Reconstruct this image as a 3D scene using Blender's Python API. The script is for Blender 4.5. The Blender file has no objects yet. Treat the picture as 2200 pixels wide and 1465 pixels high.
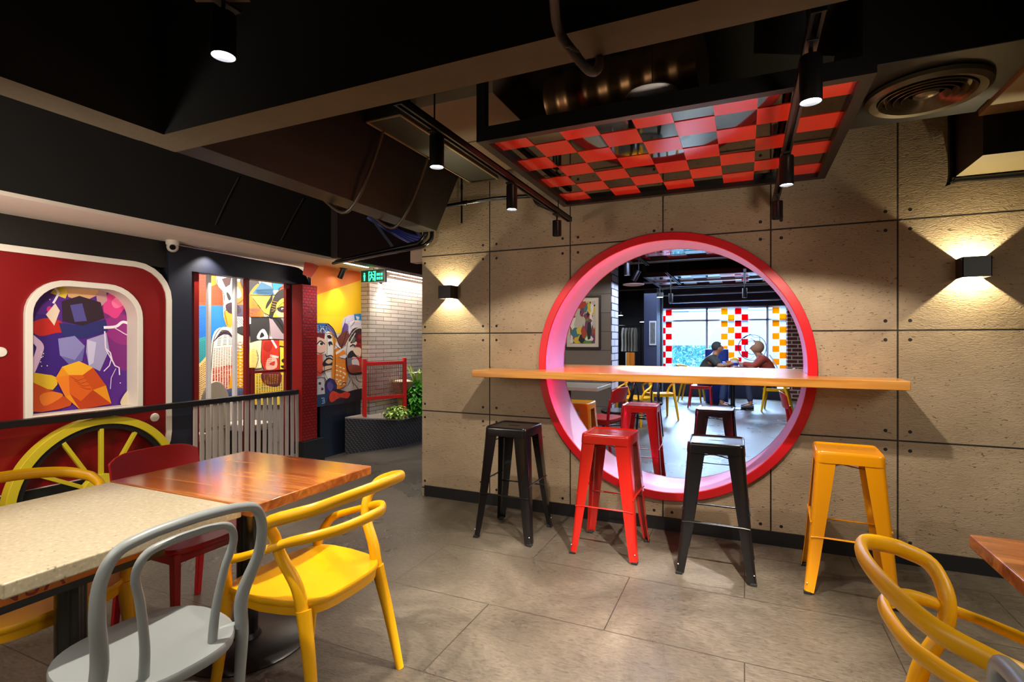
import bpy, bmesh, math, random
from mathutils import Vector, Matrix
random.seed(7)
D = bpy.data
SC = bpy.context.scene
COL = SC.collection
PI = math.pi
def R(a): return math.radians(a)

# ---------------------------------------------------------------- camera
F = 1122.0                      # focal length in pixels of the 2200 px wide frame
YAW = 24.0                      # the view is turned 24 degrees left of the big wall's normal
HC = 1.35                       # eye height
cd = D.cameras.new('camera'); cam = D.objects.new('camera', cd); COL.objects.link(cam)
cd.sensor_width = 36.0; cd.lens = F / 2200.0 * 36.0; cd.clip_start = 0.02; cd.clip_end = 200
cam.location = (0, 0, HC); cam.rotation_euler = (R(90), 0, R(YAW))
SC.camera = cam
# ---------------------------------------------------------------- view and world
SC.view_settings.view_transform = 'Standard'
try: SC.view_settings.look = 'None'
except Exception: pass
SC.view_settings.gamma = 1.0
SC.view_settings.exposure = 0.9
SC.view_settings.use_curve_mapping = False
SC.cycles.use_denoising = True
SC.cycles.max_bounces = 8
SC.cycles.sample_clamp_indirect = 4.0
SC.cycles.caustics_reflective = False
SC.cycles.caustics_refractive = False
W = D.worlds.new('world'); SC.world = W; W.use_nodes = True
wn = W.node_tree.nodes
wn['Background'].inputs[0].default_value = (0.62, 0.80, 1.0, 1)
wn['Background'].inputs[1].default_value = 3.4

def srgb(c):
    return tuple(((v/255.0)/12.92 if v/255.0 <= 0.04045 else ((v/255.0+0.055)/1.055)**2.4) for v in c)

def light(kind, loc, energy, color=(1, .86, .68), rot=None, aim=None, size=.1, size_y=None, spot=60, blend=.4, name='lamp_light', parent=None):
    l = D.lights.new(name, kind); l.energy = energy; l.color = color
    if kind == 'AREA':
        l.size = size
        if size_y: l.shape = 'RECTANGLE'; l.size_y = size_y
    else: l.shadow_soft_size = size
    if kind == 'SPOT': l.spot_size = R(spot); l.spot_blend = blend
    o = D.objects.new(name, l); COL.objects.link(o); o.location = loc
    if aim is not None:
        d = Vector(aim) - Vector(loc); o.rotation_euler = d.to_track_quat('-Z', 'Y').to_euler()
    elif rot: o.rotation_euler = rot
    if parent: o.parent = parent
    return o
WARM = (1, .80, .56); NEUT = (1, .90, .76); COOL = (.80, .90, 1.0)
# daylight entering the far room through its shop window
light('AREA', (-.55, 15.2, 3.0), 1500, (.46, .68, 1.0), aim=(-.6, 8.0, .2), size=3.6, size_y=1.6, name='daylight')
# unseen area lights added as fill behind and beside the viewer
light('AREA', (-1.2, -.9, 2.2), 26, NEUT, rot=(0, 0, 0), size=2.2, size_y=1.2, name='overhead_fill')
light('AREA', (2.2, 1.0, 2.2), 26, NEUT, rot=(0, 0, 0), size=1.2, size_y=1.2, name='overhead_fill')
light('AREA', (-3.2, -.4, 2.2), 16, NEUT, rot=(0, 0, 0), size=1.2, size_y=1.6, name='overhead_fill')
# unseen spot added right of the viewer to brighten the checkered ceiling panel
light('SPOT', (.95, 1.15, 1.0), 52, NEUT, aim=(-.3, 2.95, 2.36), size=.28, spot=58, blend=.9, name='panel_fill_spot')
# far room: added unseen cool fills, the near one tinting the opening's lining
light('AREA', (-.5, 5.3, 2.3), 24, (.52, .62, 1.0), rot=(0, 0, 0), size=1.2, size_y=.5, name='overhead_fill')
light('AREA', (-.6, 9.2, 2.28), 70, (.60, .76, 1.0), rot=(0, 0, 0), size=2.5, size_y=3.0, name='overhead_fill')

# ---------------------------------------------------------------- geometry of the view, used to read positions
_c, _s = math.cos(R(YAW)), math.sin(R(YAW))
def ray(px, py):
    u, v = (px-1100)/F, (733-py)/F
    return Vector((_c*u - _s, _s*u + _c, v))
def onx(px, py, x): d = ray(px, py); t = x/d.x; return Vector((x, d.y*t, HC+d.z*t))
def ony(px, py, y): d = ray(px, py); t = y/d.y; return Vector((d.x*t, y, HC+d.z*t))
def onz(px, py, z): d = ray(px, py); t = (z-HC)/d.z; return Vector((d.x*t, d.y*t, z))

# ---------------------------------------------------------------- materials
MATS = {}
def mat(name, rgb, rough=.5, metal=0, emit=0, emit_rgb=None, spec=.5, noise=0, nscale=8, bump=0, bscale=60, coat=0):
    if name in MATS: return MATS[name]
    m = D.materials.new(name); m.use_nodes = True; nt = m.node_tree; b = nt.nodes['Principled BSDF']
    c = srgb(rgb); b.inputs['Base Color'].default_value = (*c, 1)
    b.inputs['Roughness'].default_value = rough; b.inputs['Metallic'].default_value = metal
    b.inputs['Specular IOR Level'].default_value = spec
    if coat: b.inputs['Coat Weight'].default_value = coat; b.inputs['Coat Roughness'].default_value = .12
    if emit:
        e = srgb(emit_rgb or rgb); b.inputs['Emission Color'].default_value = (*e, 1); b.inputs['Emission Strength'].default_value = emit
    tc = nt.nodes.new('ShaderNodeTexCoord')
    if noise:
        n = nt.nodes.new('ShaderNodeTexNoise'); n.inputs['Scale'].default_value = nscale; n.inputs['Detail'].default_value = 6
        nt.links.new(tc.outputs['Object'], n.inputs['Vector'])
        mx = nt.nodes.new('ShaderNodeMix'); mx.data_type = 'RGBA'
        nt.links.new(n.outputs['Fac'], mx.inputs[0])
        mx.inputs[6].default_value = (*[v*(1-noise) for v in c], 1); mx.inputs[7].default_value = (*[min(1, v*(1+noise)) for v in c], 1)
        nt.links.new(mx.outputs[2], b.inputs['Base Color'])
    if bump:
        n2 = nt.nodes.new('ShaderNodeTexNoise'); n2.inputs['Scale'].default_value = bscale; n2.inputs['Detail'].default_value = 4
        nt.links.new(tc.outputs['Object'], n2.inputs['Vector'])
        bp = nt.nodes.new('ShaderNodeBump'); bp.inputs['Strength'].default_value = bump; bp.inputs['Distance'].default_value = .01
        nt.links.new(n2.outputs['Fac'], bp.inputs['Height']); nt.links.new(bp.outputs['Normal'], b.inputs['Normal'])
    MATS[name] = m; return m
def flat(rgb, rough=.55):
    return mat('print_%d_%d_%d' % tuple(rgb), rgb, rough)

def nodes(name):
    m = D.materials.new(name); m.use_nodes = True; nt = m.node_tree
    return m, nt, nt.nodes, nt.links, nt.nodes['Principled BSDF']
def ramp(N, stops):
    r = N.new('ShaderNodeValToRGB'); e = r.color_ramp.elements
    while len(e) > 1: e.remove(e[-1])
    e[0].position = stops[0][0]; e[0].color = (*srgb(stops[0][1]), 1)
    for p, c in stops[1:]:
        x = e.new(p); x.color = (*srgb(c), 1)
    return r
def math_(N, L, op, a, b=None, c=None):
    n = N.new('ShaderNodeMath'); n.operation = op
    for i, v in enumerate((a, b, c)):
        if v is None: continue
        if isinstance(v, (int, float)): n.inputs[i].default_value = v
        else: L.new(v, n.inputs[i])
    return n.outputs[0]

def concrete_panels():
    m, nt, N, L, b = nodes('cast_concrete_panels')
    geo = N.new('ShaderNodeNewGeometry'); sep = N.new('ShaderNodeSeparateXYZ'); L.new(geo.outputs['Position'], sep.inputs[0])
    PW, PH, X0, Z0 = .693, .672, -1.92, .743
    def frac(out, o, w):
        t = math_(N, L, 'SUBTRACT', out, o - 20*w); t = math_(N, L, 'MODULO', t, w)
        t2 = math_(N, L, 'SUBTRACT', w, t); return math_(N, L, 'MINIMUM', t, t2)
    du = frac(sep.outputs[0], X0, PW); dv = frac(sep.outputs[2], Z0, PH)
    dm = math_(N, L, 'MINIMUM', du, dv)
    line = math_(N, L, 'LESS_THAN', dm, .0048)
    a = math_(N, L, 'SUBTRACT', du, .062); c = math_(N, L, 'SUBTRACT', dv, .058)
    a = math_(N, L, 'MULTIPLY', a, a); c = math_(N, L, 'MULTIPLY', c, c)
    dist = math_(N, L, 'SQRT', math_(N, L, 'ADD', a, c)); dot = math_(N, L, 'LESS_THAN', dist, .0105)
    dark = math_(N, L, 'MAXIMUM', line, dot)
    big = N.new('ShaderNodeTexNoise'); big.inputs['Scale'].default_value = 1.6; big.inputs['Detail'].default_value = 8; big.inputs['Roughness'].default_value = .6
    L.new(geo.outputs['Position'], big.inputs['Vector'])
    rp = ramp(N, [(.3, (146, 128, 104)), (.55, (166, 147, 121)), (.75, (182, 163, 136))]); L.new(big.outputs['Fac'], rp.inputs[0])
    # small pits
    mp = N.new('ShaderNodeMapping'); mp.inputs['Scale'].default_value = (1, 1, 2.4); L.new(geo.outputs['Position'], mp.inputs[0])
    pit = N.new('ShaderNodeTexNoise'); pit.inputs['Scale'].default_value = 42; pit.inputs['Detail'].default_value = 5; pit.inputs['Distortion'].default_value = .9
    L.new(mp.outputs[0], pit.inputs['Vector'])
    pr = ramp(N, [(.30, (0, 0, 0)), (.37, (255, 255, 255))]); L.new(pit.outputs['Fac'], pr.inputs[0])
    mx = N.new('ShaderNodeMix'); mx.data_type = 'RGBA'; mx.inputs[6].default_value = (*srgb((104, 86, 62)), 1)
    L.new(pr.outputs[0], mx.inputs[0]); L.new(rp.outputs[0], mx.inputs[7])
    mx2 = N.new('ShaderNodeMix'); mx2.data_type = 'RGBA'; L.new(dark, mx2.inputs[0]); L.new(mx.outputs[2], mx2.inputs[6]); mx2.inputs[7].default_value = (*srgb((24, 18, 13)), 1)
    L.new(mx2.outputs[2], b.inputs['Base Color'])
    b.inputs['Roughness'].default_value = .62
    wv = N.new('ShaderNodeTexNoise'); wv.inputs['Scale'].default_value = 26; wv.inputs['Detail'].default_value = 6; wv.inputs['Distortion'].default_value = 2.2
    L.new(mp.outputs[0], wv.inputs['Vector'])
    h = math_(N, L, 'MULTIPLY', wv.outputs['Fac'], .5); h = math_(N, L, 'ADD', h, math_(N, L, 'MULTIPLY', pr.outputs[0], .25))
    h = math_(N, L, 'SUBTRACT', h, math_(N, L, 'MULTIPLY', dark, 1.2))
    bp = N.new('ShaderNodeBump'); bp.inputs['Strength'].default_value = .9; bp.inputs['Distance'].default_value = .008
    L.new(h, bp.inputs['Height']); L.new(bp.outputs['Normal'], b.inputs['Normal'])
    return m

def floor_mat():
    m, nt, N, L, b = nodes('polished_screed_tiles')
    geo = N.new('ShaderNodeNewGeometry')
    br = N.new('ShaderNodeTexBrick'); br.offset = .5; br.inputs['Scale'].default_value = 1.0
    br.inputs['Brick Width'].default_value = 1.2; br.inputs['Row Height'].default_value = .6; br.inputs['Mortar Size'].default_value = .0025; br.inputs['Mortar Smooth'].default_value = 0
    L.new(geo.outputs['Position'], br.inputs['Vector'])
    big = N.new('ShaderNodeTexNoise'); big.inputs['Scale'].default_value = 1.3; big.inputs['Detail'].default_value = 9; big.inputs['Roughness'].default_value = .65; big.inputs['Distortion'].default_value = .8
    L.new(geo.outputs['Position'], big.inputs['Vector'])
    rp = ramp(N, [(.28, (72, 66, 58)), (.5, (98, 91, 81)), (.74, (132, 123, 111))]); L.new(big.outputs['Fac'], rp.inputs[0])
    fine = N.new('ShaderNodeTexNoise'); fine.inputs['Scale'].default_value = 34; fine.inputs['Detail'].default_value = 9; fine.inputs['Roughness'].default_value = .7; fine.inputs['Distortion'].default_value = .7
    fmp = N.new('ShaderNodeMapping'); fmp.inputs['Scale'].default_value = (1, 2.6, 1); fmp.inputs['Rotation'].default_value = (0, 0, .5); L.new(geo.outputs['Position'], fmp.inputs[0]); L.new(fmp.outputs[0], fine.inputs['Vector'])
    fr = ramp(N, [(.30, (140, 136, 132)), (.45, (212, 210, 206)), (.66, (255, 255, 255))]); L.new(fine.outputs['Fac'], fr.inputs[0])
    mu = N.new('ShaderNodeMix'); mu.data_type = 'RGBA'; mu.blend_type = 'MULTIPLY'; mu.inputs[0].default_value = 1
    L.new(rp.outputs[0], mu.inputs[6]); L.new(fr.outputs[0], mu.inputs[7])
    mx = N.new('ShaderNodeMix'); mx.data_type = 'RGBA'; L.new(br.outputs['Fac'], mx.inputs[0]); L.new(mu.outputs[2], mx.inputs[6]); mx.inputs[7].default_value = (*srgb((48, 42, 37)), 1)
    L.new(mx.outputs[2], b.inputs['Base Color'])
    rr = N.new('ShaderNodeMapRange'); rr.inputs[1].default_value = .3; rr.inputs[2].default_value = .7; rr.inputs[3].default_value = .24; rr.inputs[4].default_value = .36
    L.new(big.outputs['Fac'], rr.inputs[0]); L.new(rr.outputs[0], b.inputs['Roughness'])
    h = math_(N, L, 'SUBTRACT', fine.outputs['Fac'], math_(N, L, 'MULTIPLY', br.outputs['Fac'], .8))
    bp = N.new('ShaderNodeBump'); bp.inputs['Strength'].default_value = .55; bp.inputs['Distance'].default_value = .005
    L.new(h, bp.inputs['Height']); L.new(bp.outputs['Normal'], b.inputs['Normal'])
    return m

def wood(name, c1, c2, c3, axis=0, rough=.28, scale=1.0):
    m, nt, N, L, b = nodes(name)
    tc = N.new('ShaderNodeTexCoord'); mp = N.new('ShaderNodeMapping')
    s = [14*scale]*3; s[axis] = 1.1*scale; mp.inputs['Scale'].default_value = s
    L.new(tc.outputs['Object'], mp.inputs[0])
    n = N.new('ShaderNodeTexNoise'); n.inputs['Scale'].default_value = 1.2; n.inputs['Detail'].default_value = 7; n.inputs['Distortion'].default_value = 1.2
    L.new(mp.outputs[0], n.inputs['Vector'])
    rp = ramp(N, [(.3, c1), (.5, c2), (.7, c3)]); L.new(n.outputs['Fac'], rp.inputs[0]); L.new(rp.outputs[0], b.inputs['Base Color'])
    b.inputs['Roughness'].default_value = rough; b.inputs['Coat Weight'].default_value = .35; b.inputs['Coat Roughness'].default_value = .15
    return m

def bricks(name, c1, c2, mortar, bw, bh, ms, axis='x', rough=.7, bump=.6, spec=.5):
    """courses on a vertical wall; axis = the normal of the wall"""
    m, nt, N, L, b = nodes(name)
    geo = N.new('ShaderNodeNewGeometry'); sep = N.new('ShaderNodeSeparateXYZ'); L.new(geo.outputs['Position'], sep.inputs[0])
    cmb = N.new('ShaderNodeCombineXYZ'); 
    if axis == 'x': L.new(sep.outputs[1], cmb.inputs[0])
    elif axis == 'y': L.new(sep.outputs[0], cmb.inputs[0])
    else: L.new(math_(N, L, 'ADD', sep.outputs[0], sep.outputs[1]), cmb.inputs[0])
    L.new(sep.outputs[2], cmb.inputs[1])
    br = N.new('ShaderNodeTexBrick'); br.inputs['Scale'].default_value = 1; br.inputs['Brick Width'].default_value = bw; br.inputs['Row Height'].default_value = bh
    br.inputs['Mortar Size'].default_value = ms; br.inputs['Mortar Smooth'].default_value = .1
    br.inputs['Color1'].default_value = (*srgb(c1), 1); br.inputs['Color2'].default_value = (*srgb(c2), 1); br.inputs['Mortar'].default_value = (*srgb(mortar), 1)
    L.new(cmb.outputs[0], br.inputs['Vector']); L.new(br.outputs['Color'], b.inputs['Base Color'])
    b.inputs['Roughness'].default_value = rough; b.inputs['Specular IOR Level'].default_value = spec
    nz = N.new('ShaderNodeTexNoise'); nz.inputs['Scale'].default_value = 30; L.new(geo.outputs['Position'], nz.inputs['Vector'])
    h = math_(N, L, 'SUBTRACT', math_(N, L, 'MULTIPLY', nz.outputs['Fac'], .3), br.outputs['Fac'])
    bp = N.new('ShaderNodeBump'); bp.inputs['Strength'].default_value = bump; bp.inputs['Distance'].default_value = .006
    L.new(h, bp.inputs['Height']); L.new(bp.outputs['Normal'], b.inputs['Normal'])
    return m

def stone():
    m, nt, N, L, b = nodes('speckled_cream_stone')
    tc = N.new('ShaderNodeTexCoord')
    v = N.new('ShaderNodeTexNoise'); v.inputs['Scale'].default_value = 85; v.inputs['Detail'].default_value = 3; L.new(tc.outputs['Object'], v.inputs['Vector'])
    rp = ramp(N, [(.25, (98, 84, 66)), (.33, (176, 164, 136)), (.6, (190, 178, 150)), (.74, (212, 202, 176))]); L.new(v.outputs['Fac'], rp.inputs[0])
    L.new(rp.outputs[0], b.inputs['Base Color']); b.inputs['Roughness'].default_value = .3
    return m

def glass():
    m = D.materials.new('clear_glass'); m.use_nodes = True; nt = m.node_tree; N, L = nt.nodes, nt.links
    N.clear(); o = N.new('ShaderNodeOutputMaterial'); t = N.new('ShaderNodeBsdfTransparent'); g = N.new('ShaderNodeBsdfGlossy'); g.inputs['Roughness'].default_value = .02
    t.inputs[0].default_value = (.95, .98, 1, 1)
    mx = N.new('ShaderNodeMixShader'); mx.inputs[0].default_value = .06
    L.new(t.outputs[0], mx.inputs[1]); L.new(g.outputs[0], mx.inputs[2]); L.new(mx.outputs[0], o.inputs[0])
    return m
def foil_mat():
    m, nt, N, L, b = nodes('bronze_foil')
    b.inputs['Base Color'].default_value = (*srgb((150, 112, 74)), 1); b.inputs['Metallic'].default_value = .9; b.inputs['Roughness'].default_value = .33
    tc = N.new('ShaderNodeTexCoord'); n = N.new('ShaderNodeTexNoise'); n.inputs['Scale'].default_value = 14; L.new(tc.outputs['Object'], n.inputs['Vector'])
    bp = N.new('ShaderNodeBump'); bp.inputs['Strength'].default_value = .5; L.new(n.outputs['Fac'], bp.inputs['Height']); L.new(bp.outputs['Normal'], b.inputs['Normal'])
    return m
M = {}
M['concrete'] = concrete_panels(); M['floor'] = floor_mat(); M['stone'] = stone(); M['glass'] = glass(); M['foil'] = foil_mat()
M['counter_wood'] = wood('honey_pine', (170, 110, 42), (194, 132, 56), (214, 156, 82), 0)
M['table_wood'] = wood('oiled_cherry', (124, 64, 26), (156, 88, 38), (188, 118, 58), 0, .14)
M['white_brick'] = bricks('whitewashed_brick', (190, 180, 166), (168, 160, 148), (92, 84, 76), .31, .052, .0035, 'xy', .75, 1.0)
M['grey_block'] = bricks('grey_block', (128, 118, 104), (118, 108, 95), (84, 76, 66), .9, .3, .006, 'y', .8, .4)
M['red_brick'] = bricks('red_brick', (128, 60, 42), (108, 48, 34), (225, 205, 175), .24, .085, .012, 'y', .8, .5)
M['red_tile'] = bricks('glossy_red_tile', (146, 22, 18), (134, 18, 16), (96, 10, 9), .05, .032, .004, 'x', .22, .9)
M['black_ceiling'] = mat('black_ceiling_paint', (20, 17, 15), .9)
M['beam'] = mat('lit_beam_underside', (98, 88, 70), .85, noise=.22, nscale=5, bump=.3, bscale=25)
M['beamside'] = mat('shaded_beam_side', (9, 8, 7), .9, noise=.2, nscale=3)
M['black_metal'] = mat('black_metal', (18, 16, 16), .38, spec=.5)
M['gloss_black'] = mat('gloss_black_paint', (16, 15, 17), .24, coat=.3)
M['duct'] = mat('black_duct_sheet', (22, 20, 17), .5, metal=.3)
M['pale_duct'] = mat('lit_duct_tone', (128, 116, 84), .6, noise=.1, nscale=6)  # duct sheet in the pale tone it takes where lit
M['baseboard'] = mat('black_baseboard', (20, 20, 22), .45)
M['white_paint'] = mat('white_paint', (226, 218, 206), .55)
M['soffit'] = mat('soffit_white', (244, 228, 214), .7)
M['navy'] = mat('navy_paint', (30, 34, 50), .5, noise=.1, nscale=2)
M['dark_navy'] = mat('dark_navy_dado', (24, 32, 46), .35, bump=.3, bscale=40)
M['train_red'] = mat('train_red_paint', (128, 4, 9), .42)
M['post_red'] = mat('post_red_paint', (150, 20, 14), .35)
M['ring_red'] = mat('ring_red_paint', (206, 16, 30), .38)
M['tunnel'] = mat('tunnel_light_tint', (200, 166, 238), .4)  # white lining tinted with the lavender light that falls on it
M['yellow'] = mat('yellow_plastic', (230, 168, 8), .36, spec=.45)
M['stool_yellow'] = mat('yellow_enamel', (232, 152, 8), .25, coat=.4)
M['stool_red'] = mat('red_enamel', (172, 28, 20), .22, coat=.5)
M['chair_red'] = mat('red_plastic', (168, 20, 24), .33)
M['wheel_yellow'] = mat('wheel_yellow_paint', (212, 190, 40), .4)
M['grey_plastic'] = mat('grey_plastic', (142, 148, 149), .35)
M['picket'] = mat('picket_grey', (176, 164, 152), .55, noise=.08, nscale=9)
M['lens'] = mat('lit_lens', (255, 250, 240), .3, emit=14, emit_rgb=(245, 248, 255))
M['led'] = mat('led_strip', (255, 236, 226), .3, emit=9, emit_rgb=(255, 228, 214))
M['warm_lens'] = mat('warm_lens', (255, 226, 170), .3, emit=3)
M['rubber'] = mat('black_rubber', (16, 15, 15), .8)
M['mirror'] = mat('smoked_mirror', (150, 138, 118), .04, metal=1.0)
M['red_film'] = mat('red_gloss_film', (255, 66, 42), .14, metal=.15, coat=.5)
M['skin'] = mat('skin', (176, 118, 88), .5)
M['green_leaf'] = mat('green_leaf', (70, 158, 34), .45, noise=.35, nscale=6)
M['pale_leaf'] = mat('pale_leaf', (168, 205, 96), .45, noise=.2, nscale=6)

# ---------------------------------------------------------------- mesh collecting
def catmull(pts, n=6, closed=False):
    P = [Vector(p) for p in pts]; out = []; m = len(P)
    rng = range(m) if closed else range(m-1)
    for i in rng:
        if closed: a, b, c, d = P[(i-1) % m], P[i], P[(i+1) % m], P[(i+2) % m]
        else: a, b, c, d = P[max(i-1, 0)], P[i], P[i+1], P[min(i+2, m-1)]
        for k in range(n):
            t = k/n
            out.append(.5*((2*b) + (c-a)*t + (2*a-5*b+4*c-d)*t*t + (3*b-a-3*c+d)*t**3))
    if not closed: out.append(P[-1].copy())
    return out
def lerp_list(v, n):
    """resample the radii v to n entries"""
    if isinstance(v, (int, float)): return [v]*n
    out = []
    for i in range(n):
        t = i/(n-1)*(len(v)-1); k = min(int(t), len(v)-2); out.append(v[k]+(v[k+1]-v[k])*(t-k))
    return out
class MB:
    def __init__(s): s.v = []; s.f = []; s.mi = []; s.mats = []
    def _m(s, m):
        if m is None: m = 0
        if isinstance(m, int): return m
        if m not in s.mats: s.mats.append(m)
        return s.mats.index(m)
    def add(s, vs, fs, m=None):
        o = len(s.v); s.v += [tuple(v) for v in vs]; k = s._m(m)
        for f in fs: s.f.append(tuple(i+o for i in f)); s.mi.append(k)
        return s
    def box(s, x0, x1, y0, y1, z0, z1, m=None):
        vs = [(x, y, z) for z in (z0, z1) for y in (y0, y1) for x in (x0, x1)]
        return s.add(vs, [(0, 2, 3, 1), (4, 5, 7, 6), (0, 1, 5, 4), (2, 6, 7, 3), (0, 4, 6, 2), (1, 3, 7, 5)], m)
    def bar(s, a, b, w, h, up=(0, 0, 1), m=None):
        a, b = Vector(a), Vector(b); d = (b-a).normalized(); u = Vector(up)
        if abs(d.dot(u)) > .98: u = Vector((1, 0, 0))
        x = d.cross(u).normalized()*w/2; z = x.cross(d).normalized()*h/2
        vs = [p+i*x+j*z for p in (a, b) for j in (-1, 1) for i in (-1, 1)]
        return s.add(vs, [(0, 1, 3, 2), (4, 6, 7, 5), (0, 4, 5, 1), (2, 3, 7, 6), (0, 2, 6, 4), (1, 5, 7, 3)], m)
    def tube(s, pts, r, n=10, closed=False, m=None, ry=None, up=None, smooth=0):
        if smooth: pts = catmull(pts, smooth, closed)
        P = [Vector(p) for p in pts]; k = len(P); rr = lerp_list(r, k); r2 = lerp_list(ry, k) if ry is not None else rr
        T = []
        for i in range(k):
            a = P[(i-1) % k] if (closed or i > 0) else P[0]; b = P[(i+1) % k] if (closed or i < k-1) else P[-1]
            T.append((b-a).normalized())
        u = Vector(up) if up else (Vector((0, 0, 1)) if abs(T[0].z) < .9 else Vector((1, 0, 0)))
        nrm = (u - T[0]*u.dot(T[0])).normalized(); vs = []; fs = []
        for i in range(k):
            if up and abs(T[i].dot(Vector(up))) < .97: nn = Vector(up) - T[i]*Vector(up).dot(T[i])
            else: nn = nrm - T[i]*nrm.dot(T[i])
            nrm = nn.normalized(); bi = T[i].cross(nrm)
            for j in range(n):
                a = 2*PI*j/n; vs.append(P[i]+nrm*math.cos(a)*r2[i]+bi*math.sin(a)*rr[i])
        for i in range(k if closed else k-1):
            for j in range(n):
                a = i*n+j; b = i*n+(j+1) % n; c = ((i+1) % k)*n+(j+1) % n; d = ((i+1) % k)*n+j
                fs.append((a, b, c, d))
        if not closed: fs.append(tuple(range(n-1, -1, -1))); fs.append(tuple((k-1)*n+j for j in range(n)))
        return s.add(vs, fs, m)
    def lathe(s, prof, c=(0, 0, 0), n=24, m=None, axis='z'):
        vs = []; fs = []; k = len(prof)
        for (r, z) in prof:
            for j in range(n):
                a = 2*PI*j/n; x, y = r*math.cos(a), r*math.sin(a)
                p = (x, y, z) if axis == 'z' else ((x, z, y) if axis == 'y' else (z, x, y))
                vs.append((p[0]+c[0], p[1]+c[1], p[2]+c[2]))
        for i in range(k-1):
            for j in range(n): fs.append((i*n+j, i*n+(j+1) % n, (i+1)*n+(j+1) % n, (i+1)*n+j))
        fs.append(tuple(range(n-1, -1, -1))); fs.append(tuple((k-1)*n+j for j in range(n)))
        return s.add(vs, fs, m)
    def sphere(s, c, r, n=14, k=9, m=None, sc=(1, 1, 1)):
        vs = [(c[0], c[1], c[2]+r*sc[2])]; fs = []
        for i in range(1, k):
            t = PI*i/k
            for j in range(n):
                a = 2*PI*j/n; vs.append((c[0]+r*sc[0]*math.sin(t)*math.cos(a), c[1]+r*sc[1]*math.sin(t)*math.sin(a), c[2]+r*sc[2]*math.cos(t)))
        vs.append((c[0], c[1], c[2]-r*sc[2])); e = len(vs)-1
        for j in range(n):
            fs.append((0, 1+j, 1+(j+1) % n)); fs.append((e, e-n+(j+1) % n, e-n+j))
        for i in range(k-2):
            for j in range(n): fs.append((1+i*n+j, 1+(i+1)*n+j, 1+(i+1)*n+(j+1) % n, 1+i*n+(j+1) % n))
        return s.add(vs, fs, m)
    def prism(s, poly, t0, t1, axis='z', m=None):
        """convex or simple polygon in the plane across axis, from t0 to t1"""
        def p3(a, b, t): return (a, b, t) if axis == 'z' else ((a, t, b) if axis == 'y' else (t, a, b))
        n = len(poly); vs = [p3(a, b, t0) for a, b in poly]+[p3(a, b, t1) for a, b in poly]
        fs = [tuple(range(n-1, -1, -1)), tuple(range(n, 2*n))]+[(i, (i+1) % n, n+(i+1) % n, n+i) for i in range(n)]
        return s.add(vs, fs, m)
    def plate(s, outer, holes, t0, t1, axis='y', m=None):
        """flat plate with holes"""
        bm = bmesh.new(); loops = []
        for loop in [outer]+list(holes):
            vs = [bm.verts.new((a, b, 0)) for a, b in loop]; loops.append(vs)
            for i in range(len(vs)): bm.edges.new((vs[i], vs[(i+1) % len(vs)]))
        bmesh.ops.triangle_fill(bm, use_beauty=True, use_dissolve=False, edges=bm.edges[:])
        bm.verts.index_update(); n = len(bm.verts)
        pts = [(v.co.x, v.co.y) for v in bm.verts]; tri = [tuple(v.index for v in f.verts) for f in bm.faces]
        def p3(a, b, t): return (a, b, t) if axis == 'z' else ((a, t, b) if axis == 'y' else (t, a, b))
        vs = [p3(a, b, t0) for a, b in pts]+[p3(a, b, t1) for a, b in pts]
        fs = [f[::-1] for f in tri]+[tuple(i+n for i in f) for f in tri]
        k = 0
        for loop in [outer]+list(holes):
            q = len(loop)
            for i in range(q): a, b = k+i, k+(i+1) % q; fs.append((a, b, n+b, n+a))
            k += q
        bm.free()
        return s.add(vs, fs, m)
    def pad(s, outline, zt, thick, m=None, rings=6, edge=.008):
        """rounded slab: outline (x, y) around the origin, zt(x, y) = height of its top"""
        n = len(outline); vs = []; fs = []
        lv = [(k/rings, 0, 1) for k in range(1, rings)]+[(.985, -.15*edge, 1), (1, -edge, 1), (1, -thick+edge, 1), (.985, -thick, 1), (.6, -thick, 1), (.2, -thick, 1)]
        vs.append((0, 0, zt(0, 0)))
        for (f, dz, _) in lv:
            for (x, y) in outline: vs.append((x*f, y*f, zt(x*f, y*f)+dz))
        for j in range(n): fs.append((0, 1+j, 1+(j+1) % n))
        for i in range(len(lv)-1):
            for j in range(n): fs.append((1+i*n+j, 1+(i+1)*n+j, 1+(i+1)*n+(j+1) % n, 1+i*n+(j+1) % n))
        b = 1+(len(lv)-1)*n; fs.append(tuple(b+j for j in range(n)))
        return s.add(vs, fs, m)
    def mesh(s, name, mt=None):
        me = D.meshes.new(name); me.from_pydata(s.v, [], s.f)
        ms = s.mats or [mt]
        for m in ms: me.materials.append(m)
        if s.mats: me.polygons.foreach_set('material_index', s.mi)
        bm = bmesh.new(); bm.from_mesh(me); bmesh.ops.recalc_face_normals(bm, faces=bm.faces[:]); bm.to_mesh(me); bm.free()
        me.shade_smooth(); me.set_sharp_from_angle(angle=R(38)); me.update()
        return me
def obj(name, mb, mt=None, parent=None, bevel=0, subd=0, label=None):
    me = mb.mesh(name, mt) if isinstance(mb, MB) else mb
    o = D.objects.new(name, me); COL.objects.link(o)
    if parent: o.parent = parent
    if label: o['label'] = label
    if bevel:
        b = o.modifiers.new('bevel', 'BEVEL'); b.width = bevel; b.segments = 2; b.limit_method = 'ANGLE'; b.angle_limit = R(40); b.harden_normals = True
    if subd:
        q = o.modifiers.new('subd', 'SUBSURF'); q.levels = subd; q.render_levels = subd
    return o
def tag(o, label, cat, group=None, kind=None):
    if label: o['label'] = label
    if cat: o['category'] = cat
    if group: o['group'] = group
    if kind: o['kind'] = kind
    return o
def thing(name, label, cat, loc=(0, 0, 0), rz=0, group=None):
    o = D.objects.new(name, None); COL.objects.link(o); o.empty_display_size = .1
    o.location = loc; o.rotation_euler = (0, 0, R(rz)); return tag(o, label, cat, group)
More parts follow.
